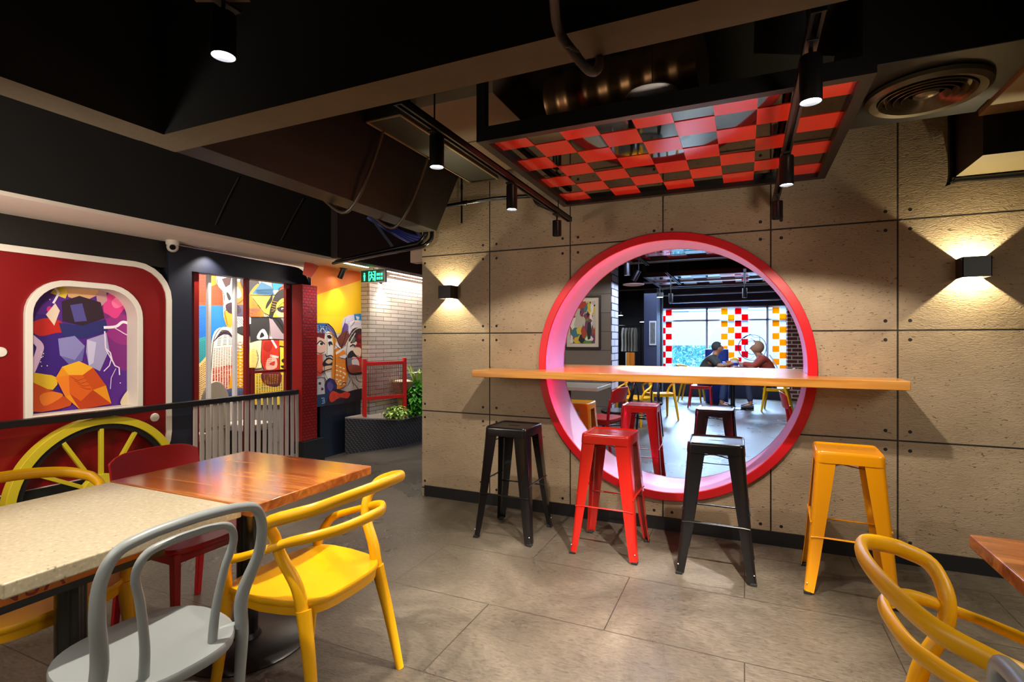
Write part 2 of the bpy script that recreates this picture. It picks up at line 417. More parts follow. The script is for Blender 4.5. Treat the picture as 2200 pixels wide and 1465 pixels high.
def struct(name, mb, mt=None, bevel=0, label=None):
    o = obj(name, mb, mt, bevel=bevel); o['kind'] = 'structure'
    if label: o['label'] = label
    return o
def kids(o): return [c for c in D.objects if c.parent == o]
def dup(root, loc, rz=0, label=None, group=None, scale=None):
    r = root.copy(); COL.objects.link(r); r.location = loc; r.rotation_euler = (0, 0, R(rz))
    if scale: r.scale = (scale,)*3
    if label: r['label'] = label
    if group: r['group'] = group
    for ch in kids(root):
        c = ch.copy(); COL.objects.link(c); c.parent = r
        for g in kids(ch):
            d = g.copy(); COL.objects.link(d); d.parent = c
    return r
def rrect(a0, a1, b0, b1, r, n=6, corners=(1, 1, 1, 1)):
    """rounded rectangle; corners: (a1b0, a1b1, a0b1, a0b0)"""
    out = []
    for (cx, cy, s0, on) in ((a1, b0, -90, corners[0]), (a1, b1, 0, corners[1]), (a0, b1, 90, corners[2]), (a0, b0, 180, corners[3])):
        if not on: out.append((cx, cy)); continue
        ox = cx-r if cx == a1 else cx+r; oy = cy-r if cy == b1 else cy+r
        for k in range(n+1):
            t = R(s0+90*k/n); out.append((ox+r*math.cos(t), oy+r*math.sin(t)))
    return out
def circle(cx, cy, r, n=48): return [(cx+r*math.cos(2*PI*k/n), cy+r*math.sin(2*PI*k/n)) for k in range(n)]
# ================================================================ THE SETTING
WY = 3.86; WT = .50                 # the panelled wall: front face and thickness
CX, CZ, RI, RO = -.526, 1.17, .92, .955
XL = -2.58                          # its left end
struct('floor', MB().box(-7, 4.2, -3.2, 13.75, -.1, 0), M['floor'])
struct('ceiling', MB().box(-7, 4.2, -3.2, 13.75, 2.95, 3.05), M['black_ceiling'])
wf = MB(); wf.plate([(XL, 0), (4.0, 0), (4.0, 2.95), (XL, 2.95)], [circle(CX, CZ, RI+.012, 96)], WY, WY+WT, 'y')
struct('wall_front', wf, M['concrete'])
struct('baseboard_front', MB().box(XL+.03, 4.0, WY-.012, WY+WT+.012, 0, .092), M['baseboard'])
struct('wall_right', MB().box(4.0, 4.2, -3.2, 13.6, 0, 2.95), mat('dark_taupe_wall', (74, 64, 56), .7, noise=.1, nscale=3))
struct('wall_left', MB().box(-7.2, -7, -3.2, 13.75, 0, 2.95), mat('dark_taupe_wall', (74, 64, 56), .7))
struct('wall_rear', MB().box(-7, 4.2, -3.2, -3.0, 0, 2.95), mat('dark_taupe_wall', (74, 64, 56), .7))
# beams
bb = MB()
def beam_box(x0, x1, y0, y1, z0, z1):
    b = MB(); b.box(x0, x1, y0, y1, z0, z1)
    me = b
    me.mats = [M['beamside'], M['beam']]
    me.mi = [1 if i == 0 else 0 for i in range(6)]  # light painted per face: lit brown underside, near-black sides
    return me
struct('beam', beam_box(-2.425, 4.0, 1.43, 1.585, 2.23, 2.95))
struct('beam', beam_box(-2.43, -2.262, -3.0, 1.43, 2.23, 2.95))
struct('beam', beam_box(-4.04, -2.43, .42, .56, 2.23, 2.95))
struct('beam', beam_box(-2.5, 4.0, 7.1, 7.35, 2.42, 2.95))
struct('beam', beam_box(-2.5, 4.0, 10.3, 10.55, 2.36, 2.95))

# ---- left side: dropped soffit, dark fascia
b = MB(); b.box(-4.75, -4.035, -3.0, 9.0, 2.22, 2.26); struct('ceiling', b, M['soffit'], label='white dropped soffit along the left wall')
b = MB(); b.box(-4.07, -4.03, -3.0, 9.0, 2.245, 2.95); struct('ceiling', b, M['black_ceiling'], label='black fascia above the white soffit')
# solid part of the wall behind the red panel
struct('wall_left', MB().box(-4.9, -4.72, -3.0, 2.95, 0, 2.25), M['navy'])
struct('wall_left', MB().box(-4.72, -4.625, -3.0, 2.95, 1.99, 2.25).box(-4.72, -4.625, -3.0, 2.95, 0, .27), mat('black_train_band', (22, 20, 20), .5))
# navy facade with the long opening
fac = [(2.95, 0)]+[(4.56, 0), (4.56, 1.70)]+[(4.36+.2*math.cos(R(t)), 1.98+.2*math.sin(R(t))) for t in range(0, 91, 15)]+[(2.95, 2.2)]
fm = MB(); fm.plate(fac, [[(3.16, .06), (4.33, .06), (4.33, 1.985), (3.16, 1.985)]], -4.72, -4.6, 'x'); struct('wall_left', fm, M['navy'])
# booth behind the opening
struct('wall_left', MB().box(-5.85, -5.72, 2.6, 6.3, 0, 2.3), mat('booth_grey', (150, 140, 128), .7))
struct('wall_left', MB().box(-5.72, -4.72, 2.5, 2.6, 0, 2.3), mat('booth_blue', (40, 104, 180), .6))
struct('wall_left', MB().box(-5.72, -4.72, 6.2, 6.3, 0, 2.3), mat('booth_grey', (150, 140, 128), .7))
struct('ceiling', MB().box(-5.85, -4.72, 2.5, 6.3, 2.3, 2.36), M['white_paint'])
# painted passage wall
struct('wall_left', MB().box(-4.62, -4.43, 4.56, 5.25, 0, 2.22), M['dark_navy'])
struct('wall_left', MB().box(-4.60, -4.29, 5.25, 8.2, 0, 2.25), M['white_brick'])
struct('wall_rear', MB().box(-4.6, -1.93, 8.2, 8.66, 0, 2.95), M['grey_block'], label='grey block wall hung with a framed picture in the far room')
struct('trim_1', MB().box(-1.932, -1.92, 8.2, 8.66, 0, 2.95), bricks('pale_brick_edge', (214, 208, 222), (200, 194, 210), (60, 58, 70), .4, .115, .009, 'x', .6, .5), label='pale brick end of the grey block wall')
# recess and pillar of the far room
struct('wall_rear', MB().box(-4.6, -1.6, 11.4, 11.6, 0, 2.95), mat('far_black_wall', (24, 22, 28), .6))
struct('wall_left', MB().box(-4.6, -4.4, 8.66, 11.4, 0, 2.95), mat('far_black_wall', (24, 22, 28), .6))
struct('pillar', MB().box(-1.80, -1.555, 10.40, 10.85, 0, 2.95), mat('far_navy', (44, 50, 78), .6))
# window wall of the far room
YW = 13.5
dk = mat('far_dark_dado', (50, 52, 66), .6)
struct('wall_rear', MB().box(-7, 4.0, YW, YW+.15, 0, .34).box(-7, -2.02, YW, YW+.15, .34, 2.95).box(.9, 4.0, YW, YW+.15, .34, 2.95).box(-2.02, .9, YW, YW+.15, 2.17, 2.95), dk, label='dark wall around the shop window')
struct('pillar', MB().box(.875, 1.6, YW-.35, YW-.02, 0, 2.95), M['red_brick'], label='red brick pier with pale mortar right of the shop window')
w = MB(); wm = mat('window_frame_white', (222, 232, 245), .4)
for x in (-2.02, -.86, .46, .86): w.box(x, x+.05, YW+.02, YW+.1, .34, 2.17)
w.box(-2.02, .91, YW+.02, YW+.1, 1.83, 1.87); w.box(-2.02, .91, YW+.02, YW+.1, .34, .40); w.box(-2.02, .91, YW+.02, YW+.1, 2.13, 2.17)
win = struct('window_1', w, wm, label='wide shop window of the far room')
obj('glass_pane', MB().box(-1.99, .88, YW+.055, YW+.06, .36, 2.15), M['glass'], parent=win)
# outside the window
struct('ground', MB().box(-12, 12, YW+.15, 32, -.12, 0), mat('pale_paving', (200, 205, 210), .8))
ext = MB(); ext.box(-9, 9, 24, 25, 0, 5.0); struct('backdrop', ext, mat('pale_facade', (176, 198, 222), .8), label='pale blue building across the street')
t = thing('street_canopy', 'white flat street canopy with thin slats beyond the window, above the teal hoarding', 'canopy', (0, 19, 2.2))
obj('canopy_deck', MB().box(-6, 6, -.8, 1.2, .55, .66), mat('canopy_white', (245, 248, 252), .6), t)
for k in range(3): obj('slat', MB().box(-6, 6, -.9-.02, -.86, .1+.17*k, .14+.17*k), mat('canopy_line', (90, 110, 140), .6), t)
for x in (-4.3, 3.2): obj('post', MB().box(x, x+.12, -.5, -.38, -2.2, .55), mat('canopy_white', (245, 248, 252), .6), t)
hm, nt, N, L, bs = nodes('teal_foliage_print')
tc = N.new('ShaderNodeTexCoord'); vo = N.new('ShaderNodeTexVoronoi'); vo.inputs['Scale'].default_value = 7; nz = N.new('ShaderNodeTexNoise'); nz.inputs['Scale'].default_value = 9; nz.inputs['Detail'].default_value = 6; nz.inputs['Distortion'].default_value = 2
L.new(tc.outputs['Object'], nz.inputs['Vector']); rp = ramp(N, [(.36, (20, 74, 88)), (.5, (46, 128, 132)), (.6, (98, 168, 172)), (.68, (210, 235, 240))]); L.new(nz.outputs['Fac'], rp.inputs[0]); L.new(rp.outputs[0], bs.inputs['Base Color'])
tag(obj('hoarding', MB().box(-2.5, -.62, 16, 16.05, 0, 1.22), hm), 'teal leaf-printed hoarding standing outside the shop window behind the seated man', 'hoarding')

# ---- circular opening lined in white with a red rim
t = thing('round_window_surround', 'round wall opening lined in white with a bright red rim, above the bar stools', 'window surround', (CX, WY, CZ))
rm = MB(); rm.plate(circle(0, 0, RO, 96), [circle(0, 0, RI-.022, 96)], -.022, .0, 'y')
obj('front_rim', rm, M['ring_red'], t, bevel=.004, label='red front rim')
rm = MB(); rm.plate(circle(0, 0, RO, 96), [circle(0, 0, RI, 96)], WT-.002, WT+.02, 'y'); obj('back_rim', rm, M['ring_red'], t)
ln = MB(); n = 96; vs = []
for (y, r) in ((-.018, RI), (WT+.018, RI), (WT+.018, RI+.010), (-.018, RI+.010)):
    for k in range(n): vs.append((r*math.cos(2*PI*k/n), y, r*math.sin(2*PI*k/n)))
fs = [(q*n+k, q*n+(k+1) % n, ((q+1) % 4)*n+(k+1) % n, ((q+1) % 4)*n+k) for q in range(4) for k in range(n)]
obj('lining', ln.add(vs, fs), M['tunnel'], t)
# pink LED lines hidden behind the lip of the rim
for (a0_, a1_, e_, nm) in ((100, 216, 190, 'strong'), (217, 330, 26, 'middle'), (331, 458, 5, 'faint')):
    arc = [(.9065*math.cos(R(a)), .0065, .9065*math.sin(R(a))) for a in range(a0_, a1_, 4)]
    obj('led_line', MB().tube(arc, .003, 6), mat('pink_led_'+nm, (255, 40, 90), .4, emit=e_, emit_rgb=(255, 12, 64)), t)

# ---- long wooden bar shelf running through the opening
c = MB(); zt = 1.127; th = .052
c.prism([(-1.91, 3.53), (.84, 3.53), (.84, WY-.024), (.385, WY-.024), (.385, WY+WT+.022), (.62, WY+WT+.022), (.62, 4.76), (-1.60, 4.76), (-1.60, WY+WT+.022), (-1.437, WY+WT+.022), (-1.437, WY-.024), (-1.91, WY-.024)], zt-th, zt)
tag(obj('bar_counter', c, M['counter_wood'], bevel=.004), 'long honey-coloured wooden bar shelf running through the round opening', 'counter')

# ================================================================ CEILING SERVICES
# framed checkered mirror ceiling over the bar
def checker(name, x0, x1, y0, y1, z, nx, ny, label, group, top, film):
    t = thing(name, label, 'ceiling panel', (x0, y0, z), 0, group)
    W_, H_ = x1-x0, y1-y0
    obj('mirror_sheet', MB().box(0, W_, 0, H_, .012, .02), M['mirror'], t)
    q = MB(); sx, sy = W_/nx, H_/ny
    for i in range(nx):
        for j in range(ny):
            if (i+j) % 2 == 0: q.box(i*sx, (i+1)*sx, j*sy, (j+1)*sy, .0085, .0115)
    obj('checker_film', q, film, t, label='glossy red squares in a checker pattern')
    bmz = M['black_metal']; w = .045
    obj('frame_bar', MB().box(-w, W_+w, -w, 0, -.02, .05), bmz, t); obj('frame_bar', MB().box(-w, W_+w, H_, H_+w, -.02, .05), bmz, t)
    obj('frame_bar', MB().box(-w, 0, 0, H_, -.02, .05), bmz, t); obj('frame_bar', MB().box(W_, W_+w, 0, H_, -.02, .05), bmz, t)
    for (x, y) in ((-w, -w), (W_, -w), (-w, H_), (W_, H_)): obj('hanger_post', MB().box(x, x+w, y, y+w, .05, top-z), bmz, t)
    return t
checker('checker_ceiling_panel', -1.17, .40, 2.34, 3.62, 2.355, 9, 7, 'black-framed mirror ceiling panel with a red checker pattern above the bar stools', None, 2.95, M['red_film'])
checker('checker_ceiling_panel', -1.3, .7, 5.2, 6.7, 2.37, 9, 7, 'red and mirror checker ceiling panel seen through the top of the round opening', None, 2.95, M['red_film'])
checker('checker_ceiling_panel', -1.4, .7, 8.3, 9.9, 2.36, 10, 5, 'pale checkered mirror ceiling panel deep inside the far room', None, 2.95, mat('pale_film', (214, 190, 196), .2))

# track lights
def track(name, x, y0, y1, z, label):
    t = thing(name, label, 'light track', (x, y0, z))
    L_ = y1-y0
    obj('rail', MB().box(-.018, -.008, 0, L_, -.012, .02).box(.008, .018, 0, L_, -.012, .02).box(-.018, .018, 0, L_, .012, .02), M['black_metal'], t)
    obj('end_cap', MB().box(-.019, .019, -.006, 0, -.013, .021), M['black_metal'], t); obj('end_cap', MB().box(-.019, .019, L_, L_+.006, -.013, .021), M['black_metal'], t)
    for k in (.12, .88): obj('hanger', MB().tube([(0, L_*k, .02), (0, L_*k, 2.95-z)], .004, 6), M['black_metal'], t)
    return t
track('light_track', -1.19, 1.62, 3.72, 2.25, 'black light track running left of the checkered ceiling panel')
track('light_track', .18, 1.60, 3.80, 2.235, 'black light track crossing under the right part of the checkered ceiling panel')
def spotlight(loc, label, lit=True, tilt=(0, 0), length=.135, r=.031, energy=40, spot=64, col=WARM, ztrack=2.24, aim=None, group=None, blend=.55):
    t = thing('track_spotlight', label, 'spotlight', (loc[0], loc[1], ztrack), 0, group)
    top = ztrack; ln = loc[2]+length-top
    obj('adapter', MB().box(-.016, .016, -.05, .05, -.022, -.012), M['black_metal'], t, bevel=.002)
    obj('stem', MB().tube([(0, 0, -.012), (0, 0, min(ln, -.02)+.004)], .006, 8), M['black_metal'], t)
    hd = D.objects.new('head', None)
    m = MB(); m.lathe([(r*.3, 0), (r*.95, 0), (r, -.004), (r, -length), (r*.93, -length), (r*.9, -length+.012), (.001, -length+.012)], n=24)
    h = obj('head', m, M['black_metal'], t); h.location = (0, 0, min(ln, -.02)); h.rotation_euler = (R(tilt[0]), R(tilt[1]), 0)
    D.objects.remove(hd)
    le = obj('lens', MB().lathe([(.001, -length+.009), (r*.9, -length+.009), (r*.9, -length+.0115), (.001, -length+.0115)], n=20), M['lens'] if lit else mat('dark_lens', (30, 30, 34), .2), h)
    if lit:
        lo = light('SPOT', (loc[0], loc[1], loc[2]-.004), energy, col, aim=aim or (loc[0], loc[1], 0), size=.02, spot=spot, blend=blend, name='spot_beam')
    return t
spotlight((-1.19, 1.89, 2.10), 'lit black track spotlight nearest the long beam, on the left track', energy=150, col=NEUT, spot=66, aim=(-1.1, 2.2, 0))
spotlight((-1.19, 2.67, 2.09), 'lit black track spotlight in the middle of the left track', energy=50, col=(1, .88, .72), spot=128, aim=(-1.15, 3.2, 0), blend=.2)
spotlight((-1.19, 3.44, 2.08), 'unlit black track spotlight at the wall end of the left track', lit=False, length=.105)
spotlight((.18, 1.78, 2.06), 'large lit black track spotlight at the near end of the right track', energy=360, col=NEUT, spot=62, aim=(-.45, 2.4, 0))
spotlight((.18, 2.76, 2.08), 'lit black track spotlight midway along the right track', energy=50, col=(1, .88, .72), spot=128, aim=(.1, 3.25, 0), blend=.2)
spotlight((.18, 3.52, 2.085), 'unlit black track spotlight at the wall end of the right track', lit=False, length=.105)
p = ray(480, 122); q = p*1.6
spotlight((q.x, q.y, HC+q.z), 'lit black spotlight hanging alone in the dark upper left corner', length=.13, r=.036, ztrack=2.40, energy=90, spot=76, col=NEUT, aim=(q.x-.05, q.y-.1, 0))
tp = (q.x, q.y)
t = thing('light_track', 'short black track piece above the lone spotlight in the upper left corner', 'light track', (tp[0], tp[1], 2.41), 24)
obj('mount_plate', MB().box(-.1, .07, -.028, .028, -.004, .002), mat('mount_beige', (86, 72, 54), .6), t)
obj('rail', MB().box(-.28, .2, -.022, -.012, 0, .03).box(-.28, .2, .012, .022, 0, .03).box(-.28, .2, -.022, .022, .022, .03), mat('rail_bronze', (66, 54, 40), .5), t)
obj('hanger', MB().tube([(0, 0, .03), (0, 0, .54)], .005, 6), M['black_metal'], t)

# ceiling speaker disc
t = thing('ceiling_speaker', 'round pale ceiling speaker hanging on a thin rod above the checkered panel', 'speaker', (-.385, 2.44, 2.462))
obj('rim', MB().lathe([(.09, -.012), (.118, -.004), (.122, .006), (.112, .016), (.09, .016)], n=40), mat('speaker_rim', (240, 230, 225), .5), t)
obj('grille', MB().lathe([(.001, -.006), (.091, -.006), (.091, .01), (.001, .01)], n=32), mat('speaker_grille', (170, 160, 164), .6), t)
obj('rod', MB().tube([(0, 0, .01), (0, 0, .488)], .002, 6), M['black_metal'], t)

# main black duct on the left, sloping side, flange beads
sec = [(-2.27, 2.238), (-2.05, 2.68), (-2.05, 2.95), (-2.80, 2.95), (-2.80, 2.62), (-2.44, 2.238)]
t = thing('ventilation_duct', 'large black ventilation duct with sloping side running beside the long beam to the panelled wall', 'duct', (0, 0, 0))
m = MB(); m.prism(sec, 1.586, 3.60, 'y'); obj('duct_body', m, M['duct'], t)
for yy in (2.62, 3.12):
    ring = [(x, yy, z) for x, z in [(-2.255, 2.225), (-2.03, 2.67), (-2.03, 2.93), (-2.82, 2.93), (-2.82, 2.62), (-2.45, 2.225)]]
    obj('flange', MB().tube(catmull(ring, 5, True), .011, 8, closed=True), mat('duct_bead', (70, 56, 38), .45), t)
# flat cable box beyond it
t = thing('cable_box', 'flat black cable box with pale metal edges hanging left of the left light track', 'cable box', (-2.04, 2.47, 2.64))
obj('tray', MB().box(0, .24, 0, 1.30, .006, .14), mat('tray_green', (32, 32, 24), .5), t)
e = MB()
for (a, b2) in (((0, 0), (.24, 0)), ((.24, 0), (.24, 1.3)), ((.24, 1.3), (0, 1.3)), ((0, 1.3), (0, 0))): e.bar((a[0], a[1], .003), (b2[0], b2[1], .003), .009, .008)
obj('edge_trim', e, mat('edge_pale', (168, 148, 112), .4, metal=.4), t)
# pale box duct and foil duct above the checkered frame
t = thing('pale_duct', 'pale box duct behind the checkered panel frame, under the ceiling', 'duct', (-1.79, 2.55, 2.70))
obj('duct_body', MB().box(0, .54, 0, 1.2, 0, .24), mat('beige_duct', (112, 94, 72), .7, noise=.1), t, bevel=.004)
obj('seam_bead', MB().box(-.004, .544, .57, .6, -.005, .24), mat('beige_duct', (112, 94, 72), .7), t)
m = MB(); prof = []
for k in range(28): prof.append((.155+(.008 if k % 4 < 2 else -.004), k*.03))
m.lathe(prof, (0, 0, 0), 28, axis='x')
fd = obj('foil_duct', m, M['foil']); fd.location = (-.99, 2.86, 2.72); fd.rotation_euler = (0, 0, R(-9)); tag(fd, 'bronze foil flexible duct lying above the checkered ceiling panel', 'duct')
# bent conduit crossing the near beam
pp = []
for (px, py, y) in ((1178, -60, 1.15), (1190, -5, 1.28), (1198, 60, 1.38), (1228, 108, 1.41), (1266, 152, 1.43), (1286, 146, 1.52), (1288, 112, 1.62), (1284, 60, 1.66)): pp.append(ony(px, py, y))
t = thing('bent_conduit', 'grey-brown bent conduit pipe hooking under the near ceiling beam', 'pipe', tuple(pp[3]))
obj('pipe', MB().tube([p-pp[3] for p in pp], .0135, 12, smooth=6), mat('conduit_brown', (74, 62, 52), .5), t)
cc = pp[3]; obj('clip', MB().tube([(-.02, -.006, .012), (0, -.02, 0), (.02, -.006, -.012), (.02, .016, -.012)], .005, 6), mat('conduit_brown', (74, 62, 52), .5), t)
# conduits on the panelled wall
def pipe(name, pts, r, label, m=None, fit=True):
    o = Vector(pts[0]); t = thing(name, label, 'pipe', tuple(o))
    P = [Vector(p)-o for p in pts]; path = []
    for i, p_ in enumerate(P):                # rounded elbows
        if 0 < i < len(P)-1:
            a = (P[i-1]-p_); b_ = (P[i+1]-p_); k = min(.05, a.length/2.2, b_.length/2.2); a.normalize(); b_.normalize()
            for s_ in (0, .25, .5, .75, 1): path.append((p_+a*k)*(1-s_)**2+p_*2*s_*(1-s_)+(p_+b_*k)*s_**2)
        else: path.append(p_)
    obj('pipe', MB().tube(path, r, 10), m or M['gloss_black'], t)
    if fit:
        a = P[0].lerp(P[1], .5); d = (P[1]-P[0]).normalized()
        obj('collar', MB().tube([a-d*.02, a+d*.02], r*1.35, 10), m or M['gloss_black'], t)
    return t
pipe('conduit', [ony(938, 446, 3.74), ony(1062, 427, 3.78), ony(1146, 421, 3.80), ony(1152, 437, 3.80), ony(1188, 452, 3.80)], .016, 'black conduit along the top left of the panelled wall ending in an elbow')
pipe('conduit', [(-2.50, 3.80, 2.93), (-2.50, 3.80, 2.26), (-2.56, 3.80, 2.20), (-4.0, 4.35, 2.20)], .022, 'thicker black pipe dropping at the wall corner and turning left over the passage')
pipe('conduit', [(-2.44, 3.80, 2.93), (-2.44, 3.80, 2.22), (-2.50, 3.78, 2.165), (-3.95, 4.25, 2.165)], .018, 'thinner black pipe dropping at the wall corner below the thicker one')
pipe('conduit', [(-2.15, 3.80, 2.93), (-2.15, 3.80, 2.33)], .008, 'thin vertical black conduit left of the first panel joint')
j = thing('junction_box', 'small beige junction box at the top left corner of the panelled wall', 'junction box', (-2.665, 3.95, 2.12))
obj('case', MB().box(-.07, .07, -.05, .05, -.07, .07), mat('beige_plastic', (196, 172, 150), .5), j, bevel=.006)
obj('stub', MB().tube([(0, 0, .07), (0, 0, .12)], .012, 8), M['black_metal'], j)
# hangers of the long black duct over the rail
for (a, b_, lab) in (((1340/2.616, 998/2.616), (1210/2.616, 1265/2.616), 'leftmost of the thin dark hanger cables above the soffit'), ((1705/2.616, 1115/2.616), (1580/2.616, 1350/2.616), 'second thin dark hanger cable above the soffit'), ((1945/2.616, 1190/2.616), (1870/2.616, 1380/2.616), 'third thin dark hanger cable above the soffit')):
    A = onx(a[0], a[1], -4.024); B = onx(b_[0], b_[1], -4.024)
    tag(obj('hanger_cable', MB().tube([A, A.lerp(B, .5)+Vector((0, -.01, -.01)), B], .006, 6, smooth=5), mat('cable_grey', (60, 64, 64), .5)), lab, 'cable')
# blue cable bundle and dark braces in the passage roof
pr = mat('cable_blue', (64, 70, 168), .5)
t = thing('cable_bundle', 'blue-violet cable bundle sagging under the passage ceiling', 'cables', (-3.12, 5.0, 2.42))
for k in range(4):
    obj('cable', MB().tube([(-.75, -.3+.05*k, .32), (-.3, 0, .03+.03*k), (.15, .1, .0+.05*k), (.62, .3, .12+.04*k)], .022, 8, smooth=6), pr, t)
for k, (x0, x1) in enumerate(((-3.9, -3.5), (-3.55, -3.1), (-3.2, -2.9))):
    tag(obj('roof_brace', MB().bar((x0, 4.55+.1*k, 2.93), (x1, 4.75+.1*k, 2.32), .03, .03), mat('brace_blue', (48, 58, 88), .5)), ('left', 'middle', 'right')[k]+' slanting steel brace under the passage ceiling', 'brace')
struct('ceiling', MB().box(-4.1, -2.6, 5.9, 8.2, 2.30, 2.5), mat('passage_dark', (40, 34, 36), .7), label='dark boxed ceiling at the end of the passage')

# round diffuser with its plenum box on the right
t = thing('air_diffuser', 'round black and brass ringed air diffuser under a dark ceiling box, upper right', 'air vent', (.775, 3.02, 2.50)); t.scale = (.88, .9, 1)
obj('plenum_box', MB().box(-.36, .36, -.39, .44, .025, .44), M['duct'], t, bevel=.004)
obj('side_duct', MB().box(.362, .60, -.39, .44, .0, .44), M['pale_duct'], t, bevel=.004, label='pale metal side duct')
obj('outer_rim', MB().lathe([(.235, .02), (.275, .018), (.272, .0), (.25, -.014), (.215, -.004), (.21, .02)], n=56), mat('vent_rim', (84, 74, 52), .35, metal=.5), t)
for k, r in enumerate((.19, .155, .12, .085)):
    obj('ring_vane', MB().lathe([(r, .018), (r+.012, .004), (r+.022, -.012), (r+.018, -.014), (r+.006, 0), (r-.004, .014)], n=48), mat('vent_ring', (86, 72, 46), .3, metal=.6), t)
obj('centre_cone', MB().lathe([(.001, -.016), (.03, -.014), (.056, -.004), (.06, .016), (.001, .016)], n=32), mat('vent_core', (120, 110, 96), .2, metal=.7), t)
# two dark ducts with flanges by the right wall edge
def bigduct(x0, x1, y0, y1, z0, label):
    t = thing('ventilation_duct', label, 'duct', (x0, y0, z0))
    m = MB(); m.box(0, x1-x0, 0, y1-y0, 0, 2.95-z0); m.mats = [M['duct'], M['pale_duct']]; m.mi = [1 if i == 0 else 0 for i in range(6)]  # underside alone made paler, the light on it painted in
    obj('duct_body', m, None, t)
    w_, h_ = x1-x0, 2.95-z0
    loop = [(-.012, .02, h_-.02), (-.012, .02, .02), (.02, .02, -.014), (w_-.02, .02, -.014), (w_+.012, .02, .02), (w_+.012, .02, h_-.02)]
    loop = [(p_[0], (y1-y0)-.035, p_[2]) for p_ in loop]
    obj('flange', MB().tube(loop, .018, 8, smooth=4), M['gloss_black'], t)
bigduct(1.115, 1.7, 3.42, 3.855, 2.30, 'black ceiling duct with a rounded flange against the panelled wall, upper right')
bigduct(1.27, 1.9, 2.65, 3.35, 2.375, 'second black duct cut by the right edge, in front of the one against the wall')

# ---- wall sconces: open black boxes that throw light up and down
def sconce(x, z, w, h, label, e):
    t = thing('wall_sconce', label, 'wall lamp', (x, WY, z))
    d = .112; k = .004
    m = MB(); m.box(-w/2, w/2, -d, -d+k, -h/2, h/2).box(-w/2, -w/2+k, -d, 0, -h/2, h/2).box(w/2-k, w/2, -d, 0, -h/2, h/2)
    obj('housing', m, M['black_metal'], t)
    for s_ in (1, -1): obj('lit_lens', MB().box(-w/2+k+.001, w/2-k-.001, -d+k, -d+.012, s_*(h/2-.014)-.002, s_*(h/2-.014)+.002), M['warm_lens'], t)
    light('POINT', (x, WY-.06, z), e, (1, .84, .50), size=.004, name='sconce_glow')
q = ony(970, 630, WY); sconce(q.x, q.z, .122, .108, 'small black up-and-down wall lamp on the left end of the panelled wall', 11)
q = ony(2083, 578, WY); sconce(q.x, q.z, .13, .115, 'black up-and-down wall lamp on the right part of the panelled wall', 13)
# ================================================================ LEFT SIDE: TRAIN FRONT
XR = -4.6
def outline_y(pts, x): return [(onx(a, b, x).y, onx(a, b, x).z) for a, b in pts]
def arch(y0, y1, z0, z1, rl, n=8):
    out = [(y0, z0), (y1, z0)]
    for k in range(n+1): t = R(90*k/n); out.append((y1-rl+rl*math.cos(t), z1-rl+rl*math.sin(t)))
    for k in range(n+1): t = R(90+90*k/n); out.append((y0+rl+rl*math.cos(t), z1-rl+rl*math.sin(t)))
    return out
ya, yb = onx(50, 750, XR).y, onx(303, 750, XR).y
zb, ztp = onx(176, 895, XR).z, onx(176, 606, XR).z
fw = .044
# red body panel with white outline
t = thing('painted_carriage_front', 'red painted train carriage panel with a white outline and arched picture window', 'wall panel', (XR, 0, 0))
ro = rrect(-2.6, 2.93, .30, 1.965, .26, corners=(1, 1, 0, 0)); ro2 = rrect(-2.6, 2.972, .258, 2.007, .30, corners=(1, 1, 0, 0))
hole = arch(ya+.02, yb-.02, zb+.02, ztp-.02, .24)
m = MB(); m.plate(ro, [hole], -.118, .0, 'x'); obj('red_body', m, M['train_red'], t)
m = MB(); m.plate(ro2, [rrect(-2.59, 2.926, .304, 1.961, .256, corners=(1, 1, 0, 0))], -.02, .012, 'x'); obj('white_outline', m, M['white_paint'], t, label='white raised outline')
for (px, py) in ((0, 757), (332, 897)):
    q = onx(px, py, XR); obj('bolt_cap', MB().lathe([(.001, .02), (.03, .018), (.036, .008), (.036, 0), (.001, 0)], (0, q.y, q.z), 20, axis='x'), M['white_paint'], t, label='round white bolt cap')
w = thing('arched_window_frame', 'white arched frame around the purple picture on the red train panel', 'window frame', (XR, 0, 0))
inn = arch(ya+fw, yb-fw, zb+fw, ztp-fw, .22)
m = MB(); m.plate(arch(ya, yb, zb, ztp, .26), [inn], -.118, .03, 'x'); obj('frame', m, M['white_paint'], w, bevel=.004)
# black undercarriage strip
struct('trim_2', MB().box(-4.625, -4.56, -2.6, 2.96, 0, .30), mat('undercarriage', (20, 20, 22), .5), label='black undercarriage band below the red train panel')

